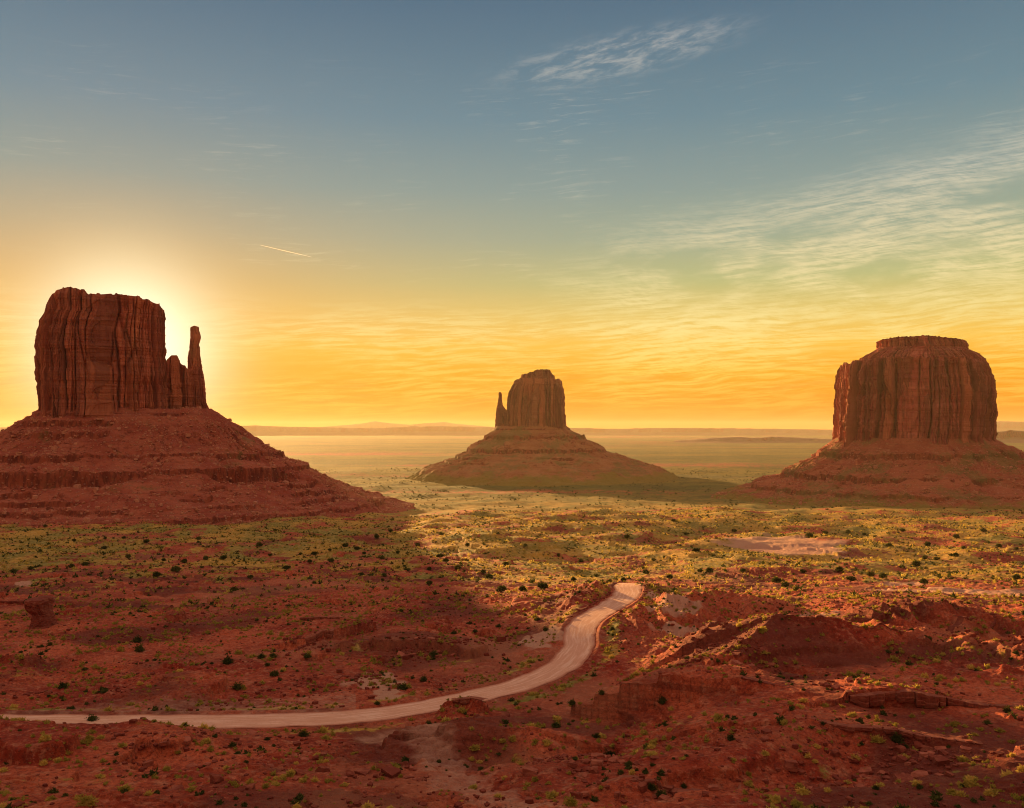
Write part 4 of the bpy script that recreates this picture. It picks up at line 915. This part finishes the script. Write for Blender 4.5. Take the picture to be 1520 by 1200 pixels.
# ------------------------------------------------------------------ sandstone ledges that cap the mounds
def ledge(idx, label, thick, out=0.7, back=2.2, wave=1.0, name='rock_ledge'):
    """broken slab band following a crest: ragged lip, overhang and a dark undercut"""
    m = MOUNDS[idx]; c = spline(m['p'], 30); dd = np.gradient(c[:, :2], axis=0); dd /= np.linalg.norm(dd, axis=1)[:, None]
    nn = np.stack([dd[:, 1], -dd[:, 0]], 1)           # towards the viewpoint
    sl = np.concatenate([[0], np.cumsum(np.linalg.norm(np.diff(c[:, :2], axis=0), axis=1))]); n = max(60, int(sl[-1] / 0.22))
    s = np.linspace(0, sl[-1], n); cx = np.interp(s, sl, c[:, 0]); cy = np.interp(s, sl, c[:, 1]); nx = np.interp(s, sl, nn[:, 0]); ny = np.interp(s, sl, nn[:, 1])
    sd = 3000 + idx * 31
    cell, ed = voro(s / (2.6 * wave), s * 0 + 0.5, sd); cell2, ed2 = voro(s / (0.9 * wave), s * 0 + 0.5, sd + 5)
    taper = sst(s, 0, 3) * sst(-s, -sl[-1], -sl[-1] + 3)
    lip = out * (0.25 + 1.1 * cell + 0.3 * cell2) * taper + 0.6 * gnoise(s / 7, s * 0, sd + 8)
    th_ = thick * (0.55 + 0.75 * cell + 0.15 * fbm(s / 3, s * 0, 2, sd + 9)) * (0.35 + 0.65 * taper) * (0.6 + 0.4 * sst(ed, 0, 0.15))
    top0 = H(cx, cy) + 0.02
    cz = np.maximum(np.interp(s, sl, c[:, 2]), top0 - 0.1)
    lipc = -0.5 * np.exp(-(ed / 0.08) ** 2)
    rows = []
    for (o, h) in ((-back, -0.35), (-back * 0.5, -0.02), (-0.3, 0.10), (1.0, 0.08), (1.06, -0.15), (0.98, -0.42), (1.10, -0.5), (1.0, -0.8), (0.80, -1.0), (-0.2, -1.25), (-0.9, -2.2)):
        off = o * lip + lipc * (o > 0) if o > 0 else np.full_like(s, o)
        off = off + 0.10 * gnoise(s / 0.8, s * 0 + h * 5, sd + 3) * (o > 0)
        rows.append(np.stack([cx + nx * off, cy + ny * off, cz + h * th_ + 0.05 * gnoise(s / 0.7, s * 0 + h * 3, sd + 4)], 1))
    V = np.vstack(rows); x0 = V.mean(0); ob = mesh_np(name, V - x0, grid_faces(len(rows), n)[:, ::-1], M_LEDGE, smooth=False); ob.location = x0
    return tag(ob, label, 'rock ledge', 'sandstone ledges capping the red slopes')
ledge(0, 'thin dark sandstone ledge capping the tallest triangular red mound', 0.9, 0.5)
ledge(1, 'short thin ledge slanting down between two red mounds', 0.8, 0.5)
ledge(2, 'thickest rock band of broken red blocks across the right foreground', 2.3, 1.1, wave=1.4)
ledge(3, 'thin undercut ledge along the crest of the lowest right mound', 0.9, 0.6)
ledge(4, 'short dark ledge at the right edge below the others', 0.8, 0.5)
ledge(5, 'dark ledge at the right edge under the sunlit rocky slope', 1.2, 0.8)
ledge(7, 'small broken ledge on the sunlit knoll with a dark shrub', 0.9, 0.7)
ledge(8, 'crumbling red rock lip touching the near side of the road', 1.2, 0.7)
ledge(14, 'straight dark ledge in the red hollow left of the road bend', 1.6, 1.1)
ledge(16, 'dark shadowed overhang in the hollow left of the road', 2.8, 1.6, wave=1.6)
ledge(17, 'reddish ledge running back from the overhanging rock at far left', 1.2, 0.8)
ledge(18, 'dark blocky ledge along the bottom of the foreground', 1.5, 1.0)
ledge(19, 'broken ledge climbing the sunlit red slope at the right edge', 0.8, 0.6)

# overhanging rock at the left edge
def rock_tower():
    x0, y0, z0 = (a[0] for a in ground([64], [928])); nth, nv = 60, 46
    th = np.linspace(0, 2 * np.pi, nth, endpoint=False)[None]; v = np.linspace(0, 1, nv)[:, None]
    hh = 12.0; pr = np.interp(v, [0, 0.12, 0.38, 0.5, 0.56, 0.66, 0.9, 0.97, 1], [5.2, 4.4, 3.7, 3.3, 3.7, 4.3, 4.5, 4.1, 0.3])
    c, s = np.cos(th), np.sin(th); vv, ee = voro(th * 3.2 + 0 * v, v * 5 + 0 * th, 4101)
    r_ = pr * (1 + 0.16 * (vv - 0.5) + 0.06 * fbm(v * 22 + 0 * th, th + 0 * v, 3, 4105)) / (np.abs(c) ** 3 + np.abs(s) ** 3) ** (1 / 3)
    X = r_ * c * 0.85 - 1.6 * sst(v, 0.45, 0.7); Y = r_ * s * 1.2; Z = v * hh - 1.5 + 0 * th + 0.3 * gnoise(X, Y, 4110)
    ob = mesh_np('overhanging_rock', np.stack([X.ravel(), Y.ravel(), Z.ravel()], 1), grid_faces(nv, nth, True), M_LEDGE, smooth=False)
    ob.location = (x0, y0, z0); tag(ob, 'dark top-heavy rock tower overhanging at the left edge', 'rock')
rock_tower()

# boulders fallen down the talus of the left butte, too many to count
def talus_boulders(B, n, r0, r1, smin, smax, mat, label, az0, az1):
    dg = bpy.context.evaluated_depsgraph_get(); tal = [o for o in B.root.children if o.name.startswith('talus')][0]
    from mathutils.bvhtree import BVHTree
    bv = BVHTree.FromObject(tal, dg); xs, ys, zs, ss = [], [], [], []
    bpy.context.view_layer.update()
    for _ in range(n):
        a = math.radians(rnd.uniform(az0, az1)); q = math.sqrt(rnd.uniform(r0 * r0, r1 * r1))
        tx, ty = q * math.sin(a) * 1.25, -q * math.cos(a)
        lx = B.et[0] * tx + B.er[0] * ty; ly = B.et[1] * tx + B.er[1] * ty
        hit = bv.ray_cast(Vector((lx, ly, 900)), Vector((0, 0, -1)))
        if hit[0] is None: continue
        wx_, wy_ = B.c[0] + lx, B.c[1] + ly
        if gnoise(np.array([wx_ / 70]), np.array([wy_ / 70]), 77)[0] < -0.05 and rnd.random() < 0.75: continue
        xs.append(wx_); ys.append(wy_); zs.append(hit[0].z + CAMZ - 160); ss.append(min(smax, smin * rnd.lognormvariate(0.2, 0.5)))
    ob = scatter_mass('boulder_scree', ROCKS, np.array(xs), np.array(ys), np.array(zs), np.array(ss), mat, label, 'rubble')
talus_boulders(W_, 7500, 100, 440, 1.9, 10, M_PALE, 'pale fallen boulders strewn over the scree of the spired butte', -80, 80)
talus_boulders(K_, 4000, 160, 420, 2.0, 9, M_PALE, 'fallen boulders on the skirt of the flat-topped butte', -80, 80)

# ------------------------------------------------------------------ contrail, far above the haze
def contrail():
    a = np.array(P(386, 364, 40000)); b = np.array(P(463, 382, 40000)); n = 40; V = []
    for k in range(n):
        s = k / (n - 1); p = a + (b - a) * s; r_ = 6 + 12 * math.sin(math.pi * min(1, s * 1.0)) ** 0.7 * (1 - 0.4 * s)
        for j in range(8):
            q = j / 8 * 2 * math.pi; V.append((p[0], p[1] + r_ * math.cos(q), p[2] + r_ * math.sin(q)))
    m = bpy.data.materials.new('ice_crystal_trail'); m.use_nodes = True; n_t = m.node_tree.nodes; n_t.clear()
    o_ = n_t.new('ShaderNodeOutputMaterial'); v_ = n_t.new('ShaderNodeVolumeScatter'); v_.inputs[0].default_value = (1, 0.97, 0.9, 1)
    v_.inputs['Density'].default_value = 0.02; v_.inputs['Anisotropy'].default_value = 0.255; m.node_tree.links.new(v_.outputs[0], o_.inputs['Volume'])
    ob = mesh_np('contrail', np.array(V), grid_faces(n, 8, True), m); tag(ob, 'short thin bright contrail in the sky right of the spired butte', 'contrail', kind='stuff')
contrail()

# ------------------------------------------------------------------ haze over the valley
def haze():
    x1 = 42000.0; z0, z1 = GZ.min() - 40.0, CAMZ + 330
    V = np.array([(x, y, z) for z in (z0, z1) for x, y in ((-x1, -x1), (x1, -x1), (x1, x1), (-x1, x1))])
    Fc = np.array([(3, 2, 1, 0), (4, 5, 6, 7), (0, 1, 5, 4), (1, 2, 6, 5), (2, 3, 7, 6), (3, 0, 4, 7)])
    m = bpy.data.materials.new('haze'); m.use_nodes = True; n = m.node_tree.nodes; n.clear()
    out = n.new('ShaderNodeOutputMaterial'); v = n.new('ShaderNodeVolumePrincipled')
    v.inputs['Color'].default_value = (0.96, 0.82, 0.58, 1); v.inputs['Density'].default_value = 1.5e-5; v.inputs['Anisotropy'].default_value = 0.25
    m.node_tree.links.new(v.outputs[0], out.inputs['Volume'])
    tag(mesh_np('haze', V, Fc, m, smooth=False), 'warm dust haze hanging over the valley', 'haze', kind='stuff')
haze()
